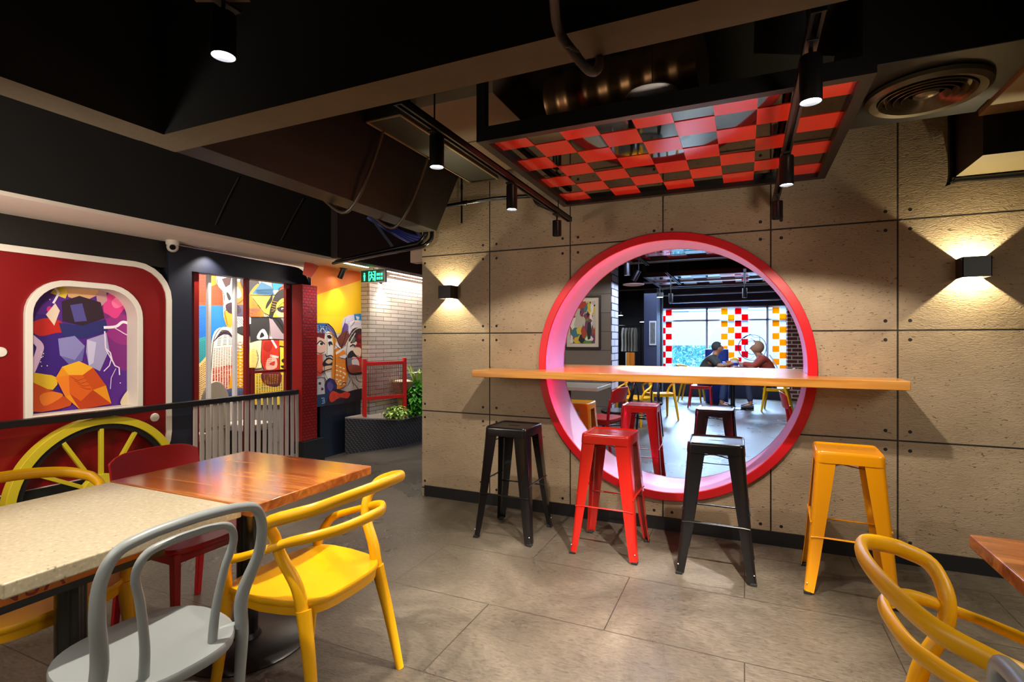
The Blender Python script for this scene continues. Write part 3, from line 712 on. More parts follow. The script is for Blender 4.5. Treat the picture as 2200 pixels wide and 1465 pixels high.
# flat painted pictures: shapes given where they lie on the wall, thin layers of print
class Art:
    def __init__(s, x, step=.00025): s.x = x; s.k = 0; s.step = step; s.mb = MB()
    def pt(s, a, b): q = onx(a, b, s.x); return (q.y, q.z)
    def poly(s, c, pts, sm=0):
        P = [s.pt(*p) for p in pts]
        if sm: P = [(v.x, v.y) for v in catmull([(a, b, 0) for a, b in P], sm, True)]
        s.k += 1; o = s.x+s.step*s.k
        bm = bmesh.new(); vs = [bm.verts.new((a, b, 0)) for a, b in P]
        for i in range(len(vs)): bm.edges.new((vs[i], vs[(i+1) % len(vs)]))
        bmesh.ops.triangle_fill(bm, use_beauty=True, use_dissolve=False, edges=bm.edges[:]); bm.verts.index_update()
        s.mb.add([(o, v.co.x, v.co.y) for v in bm.verts], [tuple(v.index for v in f.verts) for f in bm.faces], flat(c)); bm.free()
    def stroke(s, c, pts, w, sm=0, taper=0):
        P = [Vector(s.pt(*p)) for p in pts]
        if sm: P = [Vector((v.x, v.y)) for v in catmull([(a.x, a.y, 0) for a in P], sm)]
        n = len(P); L_, R_ = [], []
        for i in range(n):
            d = (P[min(i+1, n-1)]-P[max(i-1, 0)]); d = d.normalized() if d.length else Vector((1, 0)); q = Vector((-d.y, d.x))*w/2*((1-abs(2*i/(n-1)-1)*taper) if n > 1 else 1)
            L_.append(P[i]+q); R_.append(P[i]-q)
        s.k += 1; o = s.x+s.step*s.k; V = [(o, v.x, v.y) for v in L_+R_]
        s.mb.add(V, [(i, i+1, n+i+1, n+i) for i in range(n-1)], flat(c))
    def disc(s, c, px, py, r, ry=None):
        ry = ry or r; s.poly(c, [(px+r*math.cos(2*PI*k/20), py+ry*math.sin(2*PI*k/20)) for k in range(20)])
    def hatch(s, c, quad, n, w, dash=0, slope=0):
        """n strokes across the four-cornered region a b c d (a-b top, d-c bottom), clipped to it"""
        a, b_, c_, d_ = [Vector(s.pt(*p)) for p in quad]
        s.k += 1; o = s.x+s.step*s.k; vs = []; fs = []
        for i in range(n):
            t0 = (i+.5)/n; p = a.lerp(d_, t0); q = b_.lerp(c_, min(1, max(0, t0+slope)))
            segs = 1 if not dash else dash
            for j in range(segs):
                u0, u1 = (j/segs, (j+.62)/segs) if dash else (0, 1)
                P0, P1 = p.lerp(q, u0), p.lerp(q, u1); jit = random.uniform(-.3, .3)*w
                dd = (P1-P0); 
                if dd.length == 0: continue
                dd.normalize(); nn = Vector((-dd.y, dd.x))*w/2; k0 = len(vs); off = Vector((0, jit))
                for v in (P0+nn, P1+nn, P1-nn, P0-nn): vs.append((o, v.x+off.x, v.y+off.y))
                fs.append((k0, k0+1, k0+2, k0+3))
        s.mb.add(vs, fs, flat(c))
# picture in the arched window: violet storm over orange rocks (an abstract stand-in)
A = Art(-4.716)
A.poly((84, 30, 138), [(40, 590), (320, 590), (320, 905), (40, 905)])
A.poly((58, 22, 124), [(60, 690), (130, 700), (150, 800), (120, 905), (50, 905)], 4)
A.poly((124, 34, 124), [(215, 640), (300, 650), (300, 780), (250, 790), (225, 720)], 4)
A.poly((150, 40, 130), [(222, 690), (262, 676), (300, 692), (300, 735), (258, 740), (226, 716)], 4)
A.poly((226, 62, 140), [(222, 668), (226, 640), (250, 622), (285, 640), (296, 672), (270, 662), (250, 684), (232, 676)], 4)
A.poly((250, 120, 170), [(240, 648), (256, 636), (270, 644), (262, 658), (246, 662)], 4)
A.disc((228, 50, 132), 72, 641, 4, 5); A.disc((216, 40, 130), 106, 665, 6, 7)
A.poly((196, 32, 22), [(60, 700), (95, 684), (130, 690), (140, 712), (118, 716), (84, 722)], 4)
# drifting shards of rock and crystal
A.poly((230, 196, 60), [(108, 630), (128, 608), (150, 618), (140, 642)])
A.poly((222, 168, 118), [(140, 610), (206, 606), (214, 632), (176, 650), (146, 638)])
A.poly((196, 150, 150), [(206, 632), (226, 612), (230, 646), (210, 666)])
A.poly((46, 22, 40), [(132, 648), (170, 636), (216, 650), (224, 684), (176, 700), (134, 690)])
A.poly((38, 40, 110), [(126, 694), (176, 700), (226, 686), (232, 712), (178, 728), (134, 722)])
A.poly((84, 76, 150), [(150, 656), (176, 652), (186, 690), (160, 692)])
A.poly((238, 214, 190), [(98, 676), (118, 652), (128, 668), (116, 700)])
A.poly((142, 136, 196), [(124, 728), (160, 722), (182, 744), (160, 774), (128, 764)])
A.poly((108, 102, 172), [(128, 764), (160, 774), (182, 744), (176, 776), (150, 786)])
A.poly((168, 160, 206), [(186, 730), (228, 716), (234, 752), (214, 798), (190, 786), (184, 756)])
A.poly((206, 200, 232), [(186, 730), (206, 736), (200, 780), (190, 786)])
A.stroke((250, 238, 250), [(222, 704), (248, 702), (264, 692), (284, 700)], .022, 4)
A.stroke((236, 200, 240), [(244, 704), (258, 712), (264, 716), (276, 722)], .008)
A.stroke((240, 225, 250), [(224, 712), (226, 748), (236, 758), (240, 774), (246, 786), (255, 790), (256, 806)], .01)
A.stroke((240, 225, 250), [(226, 750), (238, 772), (234, 786), (222, 798)], .008)
A.stroke((220, 200, 240), [(248, 792), (238, 812), (236, 836)], .006)
A.stroke((248, 235, 250), [(112, 608), (118, 620), (124, 630), (118, 644), (113, 652)], .014, 3)
A.stroke((226, 190, 226), [(64, 724), (84, 742), (82, 760), (70, 790), (64, 802)], .045, 5)
A.poly((240, 190, 225), [(62, 632), (70, 650), (66, 690), (60, 700)], 4)
for (a, b_) in ((106, 644), (87, 757), (88, 768), (91, 766), (86, 778), (100, 786), (88, 787), (257, 823), (92, 760)): A.disc((255, 245, 255), a, b_, 1.2, 1.4)
A.poly((222, 180, 36), [(60, 802), (92, 804), (122, 812), (112, 838), (60, 824)], 2)
A.poly((196, 74, 18), [(60, 824), (100, 836), (134, 850), (150, 872), (60, 884)], 3)
A.poly((226, 120, 34), [(84, 850), (110, 842), (134, 848), (118, 862), (92, 872)], 3)
A.poly((236, 150, 22), [(118, 812), (132, 788), (168, 776), (198, 790), (226, 828), (238, 868), (170, 880), (138, 852)])
A.poly((248, 182, 40), [(132, 788), (168, 776), (198, 790), (176, 806), (146, 806)])
A.poly((222, 96, 20), [(146, 806), (176, 806), (198, 838), (172, 862), (148, 846)])
A.poly((206, 78, 16), [(176, 806), (198, 790), (226, 828), (198, 838)])
A.poly((186, 62, 14), [(148, 846), (172, 862), (198, 838), (238, 868), (170, 880)])
A.poly((240, 130, 30), [(118, 812), (146, 806), (148, 846), (138, 852)])
for k in range(4): A.stroke((170, 66, 14), [(150+k*7, 810+k*7), (166+k*6, 818+k*6), (182+k*4, 812+k*8)], .004)
A.poly((218, 204, 172), [(258, 870), (266, 846), (284, 832), (300, 834), (300, 872)], 4)
pic = obj('mural_picture', A.mb); tag(pic, 'violet picture with lightning and orange rocks inside the arched window', 'picture')

# big yellow spoked wheel
yc, zc, RW = 2.372, .19, .582
t = thing('wagon_wheel_decoration', 'big yellow spoked wheel with black inner rim in front of the red train panel', 'wheel', (-4.5, yc, 0))
def clipring(r0, r1, x0, x1, name, m, cut=.0):
    q = MB(); a0 = math.asin(max(-1, min(1, (cut-zc)/r0)))
    al = a0; ar = PI-a0; n_ = 56; o_ = [(r0*math.cos(al+(ar-al)*k/n_), r0*math.sin(al+(ar-al)*k/n_)+zc) for k in range(n_+1)]
    i_ = [(r1*math.cos(al+(ar-al)*k/n_), max(cut, r1*math.sin(al+(ar-al)*k/n_)+zc)) for k in range(n_+1)]
    vs = []; fs = []
    for x in (x0, x1):
        for L_ in (o_, i_): vs += [(x, a, b_) for a, b_ in L_]
    k1 = n_+1
    for k in range(n_):
        fs += [(k, k+1, k1+k+1, k1+k), (2*k1+k, 3*k1+k, 3*k1+k+1, 2*k1+k+1), (k, 2*k1+k, 2*k1+k+1, k+1), (k1+k, k1+k+1, 3*k1+k+1, 3*k1+k)]
    fs += [(0, k1, 3*k1, 2*k1), (n_, k1+n_, 3*k1+n_, 2*k1+n_)]
    obj(name, q.add(vs, fs), m, t, bevel=.003)
clipring(RW, RW-.058, -.05, .03, 'rim', M['wheel_yellow'])
clipring(RW-.058, RW-.098, -.05, .012, 'inner_rim', mat('wheel_black', (26, 24, 22), .4))
for k in range(12):
    a = R(30*k); r1 = RW-.092
    if zc+r1*math.sin(a) < 0:
        r1 = (0-zc)/math.sin(a)*.97
    if r1 < .13: continue
    q = MB(); q.bar((0, .1*math.cos(a), zc+.1*math.sin(a)), (0, r1*math.cos(a), zc+r1*math.sin(a)), .028, .03, up=(1, 0, 0)); obj('spoke', q, M['wheel_yellow'], t, bevel=.003)
obj('hub', MB().lathe([(.001, .05), (.05, .05), (.07, .035), (.14, .028), (.145, .02), (.145, -.02), (.001, -.02)], (0, 0, zc), 36, axis='x'), M['wheel_yellow'], t)

# black rail and picket fence
t = thing('rail_fence', 'black rail with grey pickets running in front of the train wall', 'fence', (-4.45, 0, 0))
obj('top_rail', MB().box(-.03, .03, -1.5, 4.24, .775, .822), M['black_metal'], t, bevel=.004)
ys = [onx(px, 900, -4.45).y for px in (419, 433, 447, 461, 475, 489, 503, 516, 529, 542, 555, 568, 580, 592, 604, 616, 628, 639)]
for k, y in enumerate(ys):
    wd = .036 if k < 8 else .040; tl = R(random.uniform(-.6, .6))
    pk = MB(); pk.box(-.008, .008, -wd/2, wd/2, .015, .775); o_ = obj('picket', pk, M['picket'], t, bevel=.003); o_.location = (0, y, 0); o_.rotation_euler = (tl, 0, 0)
obj('bottom_rail', MB().box(-.025, -.012, 3.05, 4.26, .08, .12), M['picket'], t)
# things glimpsed behind the pickets
for k, (y, h, c_) in enumerate(((3.35, .62, (222, 214, 204)), (4.15, .5, (205, 196, 188)))):
    bt = thing('booth_bench', ('left', 'right')[k]+' pale booth bench glimpsed between the pickets', 'bench', (-5.1, y, 0))
    obj('seat', MB().box(-.22, .22, -.16, .16, .36, .44), mat('booth_%d' % k, c_, .6), bt, bevel=.015); obj('backrest', MB().box(-.25, -.2, -.16, .16, .44, h+.2), mat('booth_%d' % k, c_, .6), bt, bevel=.015)
    obj('plinth', MB().box(-.18, .18, -.12, .12, 0, .36), mat('booth_base', (40, 36, 34), .6), bt)
q = onx(463, 838, -5.05)
t = thing('booth_chair', 'beige round-backed chair showing above the rail inside the train opening', 'chair', (-5.05, q.y, 0))
ol = [(.16*math.cos(R(a)), .66+.27*math.sin(R(a))) for a in range(0, 181, 15)]+[(-.17, .45), (.17, .45)]
m = MB(); m.prism(ol, -.02, .01, 'x'); obj('backrest', m, mat('chair_beige', (178, 168, 148), .5), t, bevel=.008)
obj('seat', MB().box(-.4, 0, -.19, .19, .42, .45), mat('chair_beige', (178, 168, 148), .5), t, bevel=.01)
for sx in (-.36, -.04):
    for sy in (-.16, .16): obj('leg', MB().tube([(sx, sy, 0), (sx, sy*.9, .42)], .014, 8), mat('chair_beige', (178, 168, 148), .5), t)

# red post at the end of the fence, tiled side
py0, py1 = 4.265, 4.485
t = thing('red_post', 'dark red square post with glazed brick-patterned side at the end of the picket fence', 'post', (0, 0, 0))
obj('shaft', MB().box(-4.55, -4.404, py0, py1, .252, 1.97), M['post_red'], t, bevel=.004)
obj('tiled_face', MB().box(-4.404, -4.398, py0+.004, py1-.004, .256, 1.966), M['red_tile'], t, label='glossy red tiled side face')
obj('plinth', MB().box(-4.56, -4.36, py0-.01, 4.56, 0, .252), M['baseboard'], t, label='black plinth block')
# frame bars in the opening
t = thing('train_window_bars', 'red and white window bars in the long opening of the train wall', 'window bars', (-4.66, 0, 0))
def vb(px0, px1, ztop, zbot, mt, lab):
    a = onx(px0, 700, -4.66).y; b_ = onx(px1, 700, -4.66).y
    obj('mullion', MB().box(-.02, .02, a, b_, zbot, ztop), mt, t, bevel=.003, label=lab)
wr = mat('bar_red', (128, 20, 12), .4); ww = mat('bar_white', (232, 226, 224), .4)
vb(414, 425, 1.985, .06, wr, 'red upright bar'); vb(445, 451, 1.985, .06, ww, 'white upright bar'); vb(501, 507, 1.985, .06, ww, 'white upright bar')
vb(525, 533, 1.985, .06, wr, 'red upright bar'); vb(612, 629, 1.985, .06, wr, 'red upright bar')
z1 = onx(580, 798, -4.66).z; a = onx(533, 798, -4.66).y; b_ = onx(614, 798, -4.66).y
obj('crossbar', MB().box(-.015, .015, a, b_, z1-.012, z1+.014), wr, t, label='red crossbar')
vb(538, 545, z1+.05, .06, wr, 'short red upright bar')

# mural seen through the opening
A = Art(-5.715)
P_ = A.poly
P_((206, 196, 178), [(395, 560), (640, 560), (640, 870), (395, 870)])
P_((206, 78, 30), [(400, 575), (490, 575), (490, 660), (400, 656)])
A.hatch((150, 40, 20), [(402, 588), (446, 590), (446, 655), (402, 650)], 22, .006, 0, -.08)
A.hatch((160, 46, 22), [(456, 622), (482, 626), (482, 656), (456, 654)], 9, .006)
P_((30, 118, 206), [(400, 655), (486, 658), (488, 740), (400, 735)])
A.hatch((20, 80, 160), [(422, 660), (446, 660), (446, 726), (422, 730)], 20, .006, 0, -.1)
P_((52, 150, 156), [(400, 732), (452, 722), (452, 790), (400, 790)])
A.hatch((30, 104, 110), [(424, 736), (446, 730), (446, 770), (424, 786)], 12, .006, 5)
P_((236, 200, 130), [(400, 800), (430, 780), (448, 760), (460, 870), (400, 870)])
A.hatch((120, 62, 30), [(424, 792), (446, 770), (446, 860), (424, 862)], 18, .008, 6)
P_((248, 240, 226), [(464, 585), (500, 590), (505, 660), (482, 690), (478, 630), (466, 612)], 4)
P_((222, 140, 34), [(450, 588), (464, 590), (464, 612), (452, 616)])
P_((78, 44, 44), [(476, 600), (498, 592), (494, 612), (484, 618)])
P_((40, 34, 36), [(486, 628), (492, 632), (496, 642), (492, 646), (488, 640)], 3)
P_((232, 150, 40), [(480, 672), (505, 650), (524, 640), (524, 668), (506, 690), (490, 706)], 3)
P_((226, 120, 44), [(502, 608), (526, 612), (526, 650), (508, 652)], 3)
P_((252, 246, 240), [(504, 614), (514, 622), (518, 636), (508, 640)], 4)
P_((84, 78, 98), [(500, 655), (560, 655), (560, 682), (500, 680)])
P_((60, 36, 50), [(484, 656), (500, 650), (518, 664), (510, 676), (490, 672)], 3)
for k in range(6): A.stroke((40, 30, 34), [(484+k*5, 668+k), (492+k*4, 660), (506+k*2, 666)], .008, 3)
P_((250, 248, 246), [(502, 680), (528, 682), (526, 706), (512, 694)])
for k in range(4): A.stroke((30, 28, 32), [(506+5*k, 682), (522+2*k, 700)], .008)
P_((50, 46, 50), [(504, 706), (528, 700), (540, 700), (540, 722), (516, 718)], 2)
P_((250, 238, 222), [(456, 722), (472, 704), (500, 708), (506, 740), (502, 860), (448, 860), (452, 770)], 3)
for k in range(9): A.stroke((56, 34, 50), [(458+k*2, 734-k*3), (474+k*2, 720-k), (494+k, 716+k*2)], .009, 3)
A.hatch((146, 70, 46), [(458, 748), (500, 742), (500, 788), (456, 800)], 15, .006, 8, .06)
A.hatch((206, 66, 26), [(456, 790), (506, 784), (506, 850), (456, 856)], 22, .011, 9, -.05)
P_((240, 168, 30), [(496, 800), (528, 730), (530, 860), (492, 860)], 2)
A.hatch((250, 240, 220), [(504, 730), (530, 720), (530, 850), (504, 850)], 18, .010, 3, .07)
A.hatch((190, 84, 20), [(504, 735), (530, 740), (530, 860), (504, 850)], 14, .009, 2, -.06)
P_((60, 52, 56), [(516, 596), (550, 600), (556, 620), (540, 640), (524, 626)], 3)
P_((226, 128, 44), [(552, 610), (560, 620), (548, 640), (536, 640), (536, 628)], 3)
P_((60, 108, 140), [(540, 632), (560, 606), (582, 616), (588, 634), (560, 634)])
P_((48, 134, 206), [(582, 602), (614, 608), (600, 622), (586, 624)])
P_((200, 80, 40), [(598, 622), (612, 606), (616, 624), (604, 630)])
P_((240, 236, 226), [(616, 606), (632, 608), (632, 620), (616, 620)])
P_((248, 206, 70), [(536, 632), (590, 634), (596, 640), (584, 680), (566, 672)])
P_((218, 120, 36), [(534, 634), (566, 674), (566, 684), (534, 682)])
P_((248, 200, 40), [(578, 640), (630, 640), (630, 682), (578, 682)])
P_((40, 36, 38), [(586, 640), (604, 622), (632, 618), (632, 640), (610, 644), (592, 662), (582, 688), (576, 680)], 3)
P_((252, 214, 70), [(592, 656), (604, 642), (626, 640), (622, 646), (606, 650), (596, 668)], 3)
P_((232, 176, 130), [(592, 664), (620, 656), (618, 680), (594, 680)], 3)
P_((44, 34, 40), [(594, 664), (604, 658), (618, 664), (608, 672), (598, 670)], 3); A.disc((240, 236, 230), 605, 664, 2.6, 2); A.disc((20, 20, 24), 606, 665, 1.5)
for k in range(4): P_((30, 28, 30), [(568+k*3, 664-k*5), (572+k*3, 650-k*5), (578+k*2, 644-k*4), (574+k*3, 660-k*4)], 2)
P_((64, 118, 150), [(618, 652), (632, 648), (632, 682), (620, 680)])
P_((46, 42, 44), [(534, 682), (578, 682), (576, 728), (536, 734)]); P_((236, 236, 238), [(534, 682), (537, 682), (537, 696), (534, 696)])
P_((248, 240, 230), [(550, 728), (556, 712), (566, 708), (574, 728)], 3); P_((30, 28, 30), [(556, 726), (560, 714), (566, 722)], 3)
P_((160, 140, 148), [(576, 684), (592, 690), (618, 730), (580, 728)])
P_((40, 38, 42), [(580, 682), (602, 684), (616, 722), (604, 716)])
P_((128, 128, 136), [(602, 684), (618, 684), (616, 712)])
P_((236, 232, 230), [(616, 682), (632, 682), (632, 726), (616, 728)]); P_((40, 36, 40), [(618, 712), (626, 702), (630, 714), (622, 716)], 3)
P_((250, 230, 180), [(534, 736), (560, 728), (560, 790), (534, 794)]); P_((244, 214, 120), [(534, 756), (548, 752), (548, 790), (534, 792)], 2)
P_((210, 52, 34), [(560, 730), (598, 730), (598, 796), (566, 796), (558, 776)]); P_((168, 34, 26), [(566, 736), (584, 734), (578, 756), (564, 752)], 3)
P_((250, 180, 160), [(572, 772), (590, 768), (592, 790), (570, 794)], 3); P_((200, 60, 50), [(576, 782), (588, 776), (586, 786)], 3)
A.stroke((250, 226, 216), [(578, 724), (592, 748)], .03); A.stroke((250, 214, 200), [(578, 764), (596, 768)], .028)
P_((244, 170, 34), [(598, 730), (616, 730), (616, 744), (598, 744)]); P_((240, 214, 50), [(598, 746), (616, 748), (616, 796), (598, 796)], 0)
P_((40, 38, 30), [(602, 774), (612, 768), (614, 776), (606, 780)], 2); P_((40, 38, 30), [(600, 786), (612, 786), (606, 792)], 2)
P_((128, 86, 70), [(616, 734), (632, 730), (632, 798), (616, 798)]); A.stroke((26, 22, 26), [(598, 744), (616, 746), (632, 738)], .016, 3)
P_((240, 206, 70), [(540, 802), (632, 800), (632, 870), (540, 870)]); P_((120, 40, 46), [(562, 800), (600, 800), (598, 828), (576, 830), (560, 818)], 3)
A.hatch((60, 42, 40), [(548, 804), (630, 802), (630, 850), (548, 856)], 16, .008, 16, .1)
A.hatch((240, 190, 60), [(564, 804), (598, 804), (596, 826), (566, 826)], 7, .006, 6)
P_((92, 96, 132), [(480, 838), (524, 834), (524, 862), (480, 864)], 2)
K = (28, 24, 28)
for p_ in ([(466, 586), (464, 612), (478, 632), (478, 660), (486, 700)], [(500, 590), (496, 620), (506, 652), (524, 640)], [(536, 634), (590, 634), (600, 618), (632, 616)], [(566, 676), (578, 682), (592, 664), (606, 650), (628, 644)], [(534, 682), (578, 682), (596, 690), (618, 730)], [(534, 736), (558, 730), (598, 730), (632, 734)], [(560, 732), (558, 776), (566, 796)], [(598, 746), (598, 796)], [(448, 862), (452, 770), (458, 724), (474, 702)], [(502, 740), (500, 790), (504, 860)], [(548, 752), (552, 770), (546, 792)], [(610, 700), (616, 716), (614, 728)]):
    A.stroke(K, p_, .009, 4, .3)
A.hatch((90, 84, 100), [(508, 660), (556, 660), (556, 680), (508, 678)], 6, .005, 0, .1)
A.hatch((30, 70, 110), [(548, 622), (584, 618), (584, 634), (550, 634)], 5, .005, 0, .1)
A.hatch((180, 90, 24), [(540, 646), (560, 664), (560, 682), (538, 680)], 6, .005, 3, .1)
A.hatch((206, 150, 30), [(580, 644), (600, 644), (586, 668), (580, 672)], 5, .005, 0, .2)
A.hatch((150, 30, 24), [(562, 756), (584, 758), (580, 790), (564, 786)], 8, .005, 4, -.1)
A.hatch((200, 172, 110), [(538, 742), (556, 736), (556, 790), (538, 792)], 9, .005, 2, .1)
A.hatch((100, 60, 50), [(618, 740), (630, 738), (630, 796), (618, 796)], 9, .005, 2, .1)
A.hatch((236, 228, 214), [(430, 808), (446, 788), (446, 862), (428, 862)], 9, .006, 5)
A.hatch((26, 22, 26), [(468, 712), (496, 712), (500, 740), (462, 744)], 9, .005, 3, .12)
A.hatch((110, 30, 46), [(560, 804), (600, 804), (600, 828), (562, 826)], 8, .006, 9, .1)
A.hatch((40, 60, 110), [(482, 842), (522, 838), (522, 858), (482, 860)], 6, .006, 6)
mu = obj('booth_mural', A.mb); tag(mu, 'patchwork pop-art mural of faces seen through the long train opening', 'mural')

# mural on the passage wall
A = Art(-4.426)
P_ = A.poly
P_((214, 204, 190), [(668, 560), (779, 560), (779, 858.5), (668, 876)])
P_((206, 60, 30), [(655, 560), (686, 572), (668, 598), (650, 590)])
P_((240, 122, 34), [(686, 570), (779, 578), (779, 604), (672, 640), (668, 600)])
P_((248, 198, 8), [(668, 638), (779, 601), (779, 702), (668, 720)])
P_((250, 206, 26), [(668, 681), (740, 681), (760, 700), (740, 716), (668, 720)])
P_((30, 92, 160), [(668, 694), (704, 695), (716, 708), (712, 722), (668, 722)], 0)
A.stroke((20, 34, 70), [(684, 700), (694, 712), (702, 698), (712, 716)], .02, 3); A.stroke((230, 236, 240), [(686, 716), (692, 705), (700, 714)], .008, 3)
P_((214, 208, 226), [(734, 712), (738, 684), (760, 676), (779, 684), (779, 722), (740, 724)], 2)
P_((110, 84, 150), [(732, 720), (740, 694), (750, 704), (748, 724), (738, 730)], 2)
P_((46, 146, 212), [(760, 675), (779, 674), (779, 694), (762, 690)]); P_((230, 240, 246), [(764, 680), (772, 682), (768, 688)], 3)
P_((234, 228, 232), [(748, 706), (752, 692), (768, 688), (779, 694), (779, 722), (752, 720)], 3)
P_((120, 110, 168), [(702, 696), (716, 706), (724, 724), (716, 722), (706, 708)], 2); A.stroke((24, 22, 34), [(704, 696), (716, 708), (724, 728), (734, 742)], .016, 3)
P_((236, 154, 28), [(706, 712), (716, 722), (728, 742), (734, 760), (716, 840), (712, 760)], 2)
P_((234, 208, 188), [(668, 718), (700, 716), (700, 760), (668, 770)]); P_((122, 30, 40), [(668, 716), (696, 714), (700, 732), (684, 724), (668, 730)], 2)
P_((246, 238, 228), [(698, 714), (712, 720), (716, 760), (716, 810), (700, 830), (696, 760)], 2)
P_((245, 200, 176), [(676, 728), (698, 730), (700, 752), (690, 758), (672, 752)], 3)
A.disc((250, 246, 240), 689, 739, 6, 4); A.disc((40, 26, 24), 690, 739, 3.4, 3.2); A.stroke((60, 26, 28), [(680, 740), (688, 733), (697, 740)], .014, 4)
P_((28, 24, 30), [(702, 722), (708, 720), (712, 726), (706, 728)], 3); P_((28, 24, 30), [(704, 736), (711, 734), (714, 742), (709, 740), (708, 745)], 3)
P_((230, 84, 52), [(668, 764), (692, 760), (694, 800), (690, 806), (668, 812)])
A.stroke((30, 26, 32), [(698, 760), (700, 766), (710, 764), (714, 768)], .014, 3)
P_((34, 26, 30), [(692, 780), (704, 768), (716, 774), (712, 786), (696, 788)], 3); P_((232, 190, 150), [(698, 778), (706, 772), (714, 776), (706, 782)], 3); P_((230, 196, 160), [(694, 788), (714, 786), (708, 798), (694, 796)], 3)
A.stroke((30, 26, 32), [(690, 800), (700, 796), (714, 792)], .012, 3)
P_((250, 244, 240), [(724, 730), (744, 716), (740, 760), (728, 776), (716, 760)], 3)
P_((126, 58, 40), [(724, 726), (744, 710), (750, 728), (740, 744), (734, 750), (726, 740)], 3); A.stroke((30, 22, 24), [(744, 712), (738, 732), (732, 748)], .014, 3)
P_((238, 226, 208), [(748, 728), (764, 706), (779, 712), (779, 792), (744, 794), (742, 752)], 3)
P_((52, 40, 44), [(748, 726), (756, 708), (770, 704), (779, 712), (779, 742), (764, 734), (752, 738)], 3)
A.disc((36, 32, 36), 757, 728, 8, 9); A.disc((98, 108, 98), 757, 729, 5.5, 6.5); A.disc((110, 20, 26), 771, 728, 8, 12); A.disc((150, 44, 44), 772, 724, 4, 5)
A.stroke((250, 236, 214), [(762, 716), (754, 730), (746, 744)], .012); A.stroke((236, 226, 200), [(740, 744), (752, 722), (766, 706), (779, 706)], .014, 4)
P_((236, 140, 26), [(716, 752), (734, 752), (742, 760), (746, 796), (740, 830), (712, 836)], 2)
A.stroke((246, 240, 230), [(720, 760), (732, 752), (740, 744)], .03, 3)
A.hatch((250, 236, 200), [(720, 780), (742, 780), (742, 826), (720, 830)], 5, .014, 3, .2)
P_((228, 232, 238), [(726, 768), (740, 762), (748, 768), (734, 771)], 3); A.stroke((26, 24, 28), [(726, 768), (738, 771), (749, 768)], .008, 3)
P_((24, 22, 26), [(744, 766), (752, 754), (764, 756), (766, 768), (758, 766), (750, 772)], 3); A.stroke((24, 22, 26), [(750, 745), (758, 741), (762, 748)], .016, 3)
P_((190, 26, 34), [(762, 744), (770, 738), (779, 744), (779, 800), (770, 790)], 2); P_((244, 222, 190), [(756, 752), (764, 746), (774, 750), (772, 768), (764, 764)], 3)
P_((208, 52, 40), [(740, 770), (779, 770), (779, 800), (742, 800)]); P_((110, 108, 112), [(744, 772), (754, 770), (758, 784), (748, 790)], 3); P_((228, 220, 214), [(754, 774), (766, 772), (770, 786), (758, 790)], 3)
P_((150, 72, 52), [(746, 786), (764, 784), (774, 790), (766, 800), (750, 800)], 3)
A.stroke((26, 24, 28), [(742, 768), (743, 788), (750, 802), (766, 804), (779, 798)], .022, 4)
P_((52, 38, 92), [(694, 830), (706, 812), (722, 826), (716, 868), (696, 868)], 2); P_((96, 80, 150), [(700, 828), (708, 818), (714, 830), (708, 842)], 3)
P_((214, 206, 200), [(668, 816), (694, 812), (696, 848), (668, 850)]); A.disc((28, 26, 30), 685, 824, 3); A.disc((28, 26, 30), 690, 836, 3)
P_((30, 60, 90), [(668, 850), (698, 846), (702, 872), (668, 876)]); A.stroke((230, 240, 246), [(688, 856), (694, 855), (695, 866), (689, 867)], .006); A.disc((60, 140, 200), 692, 861, 2, 4)
P_((34, 24, 34), [(698, 866), (716, 836), (744, 842), (779, 834), (779, 858), (700, 872)], 2)
P_((226, 66, 30), [(706, 848), (714, 840), (728, 846), (740, 842), (750, 846), (744, 856), (728, 854), (712, 864), (706, 860)], 3)
for (pts) in ([(748, 806), (750, 818), (744, 830)], [(752, 812), (758, 830)], [(762, 800), (764, 816), (774, 822)], [(756, 822), (766, 834), (774, 848)], [(730, 830), (736, 822), (742, 824)], [(768, 806), (776, 802)]): A.stroke((22, 22, 26), pts, .012, 3, .6)
K = (26, 22, 28)
for p_ in ([(668, 720), (700, 716), (716, 722)], [(716, 722), (718, 780), (716, 830)], [(700, 716), (700, 760), (694, 790), (700, 812), (714, 826)], [(740, 684), (734, 712), (722, 728)], [(760, 676), (760, 690), (750, 704)], [(716, 740), (728, 750), (740, 742)], [(744, 796), (742, 752), (748, 728), (764, 706)], [(668, 816), (694, 812), (700, 830)], [(712, 836), (728, 836), (742, 828)], [(764, 764), (774, 768), (779, 764)], [(752, 738), (760, 742), (772, 742)], [(700, 700), (712, 712), (728, 742)], [(670, 754), (684, 760), (696, 756)], [(676, 796), (684, 802), (692, 800)]):
    A.stroke(K, p_, .008, 4, .4)
A.hatch((230, 236, 244), [(672, 698), (700, 698), (704, 716), (672, 716)], 5, .004, 5, .2)
A.hatch((170, 150, 200), [(744, 690), (758, 682), (756, 716), (742, 718)], 6, .004, 2, .1)
A.hatch((120, 60, 40), [(726, 728), (740, 716), (740, 738), (728, 742)], 6, .004, 0, .15)
A.hatch((206, 110, 20), [(722, 760), (738, 762), (740, 780), (722, 780)], 5, .004, 2, .1)
A.hatch((180, 170, 166), [(672, 822), (690, 818), (692, 844), (672, 846)], 6, .004, 3, .1)
A.hatch((180, 40, 20), [(710, 846), (746, 844), (740, 854), (714, 860)], 4, .004, 3, .1)
for (x_, y_) in ((722, 806), (728, 798), (734, 812), (724, 820), (738, 804)): A.disc((250, 236, 200), x_, y_, 1.6, 2.2)
A.stroke((250, 246, 240), [(750, 696), (758, 690), (770, 692)], .012, 3)
mu = obj('passage_mural', A.mb); tag(mu, 'pop-art mural of two faces under an orange and yellow field, on the passage wall', 'mural')
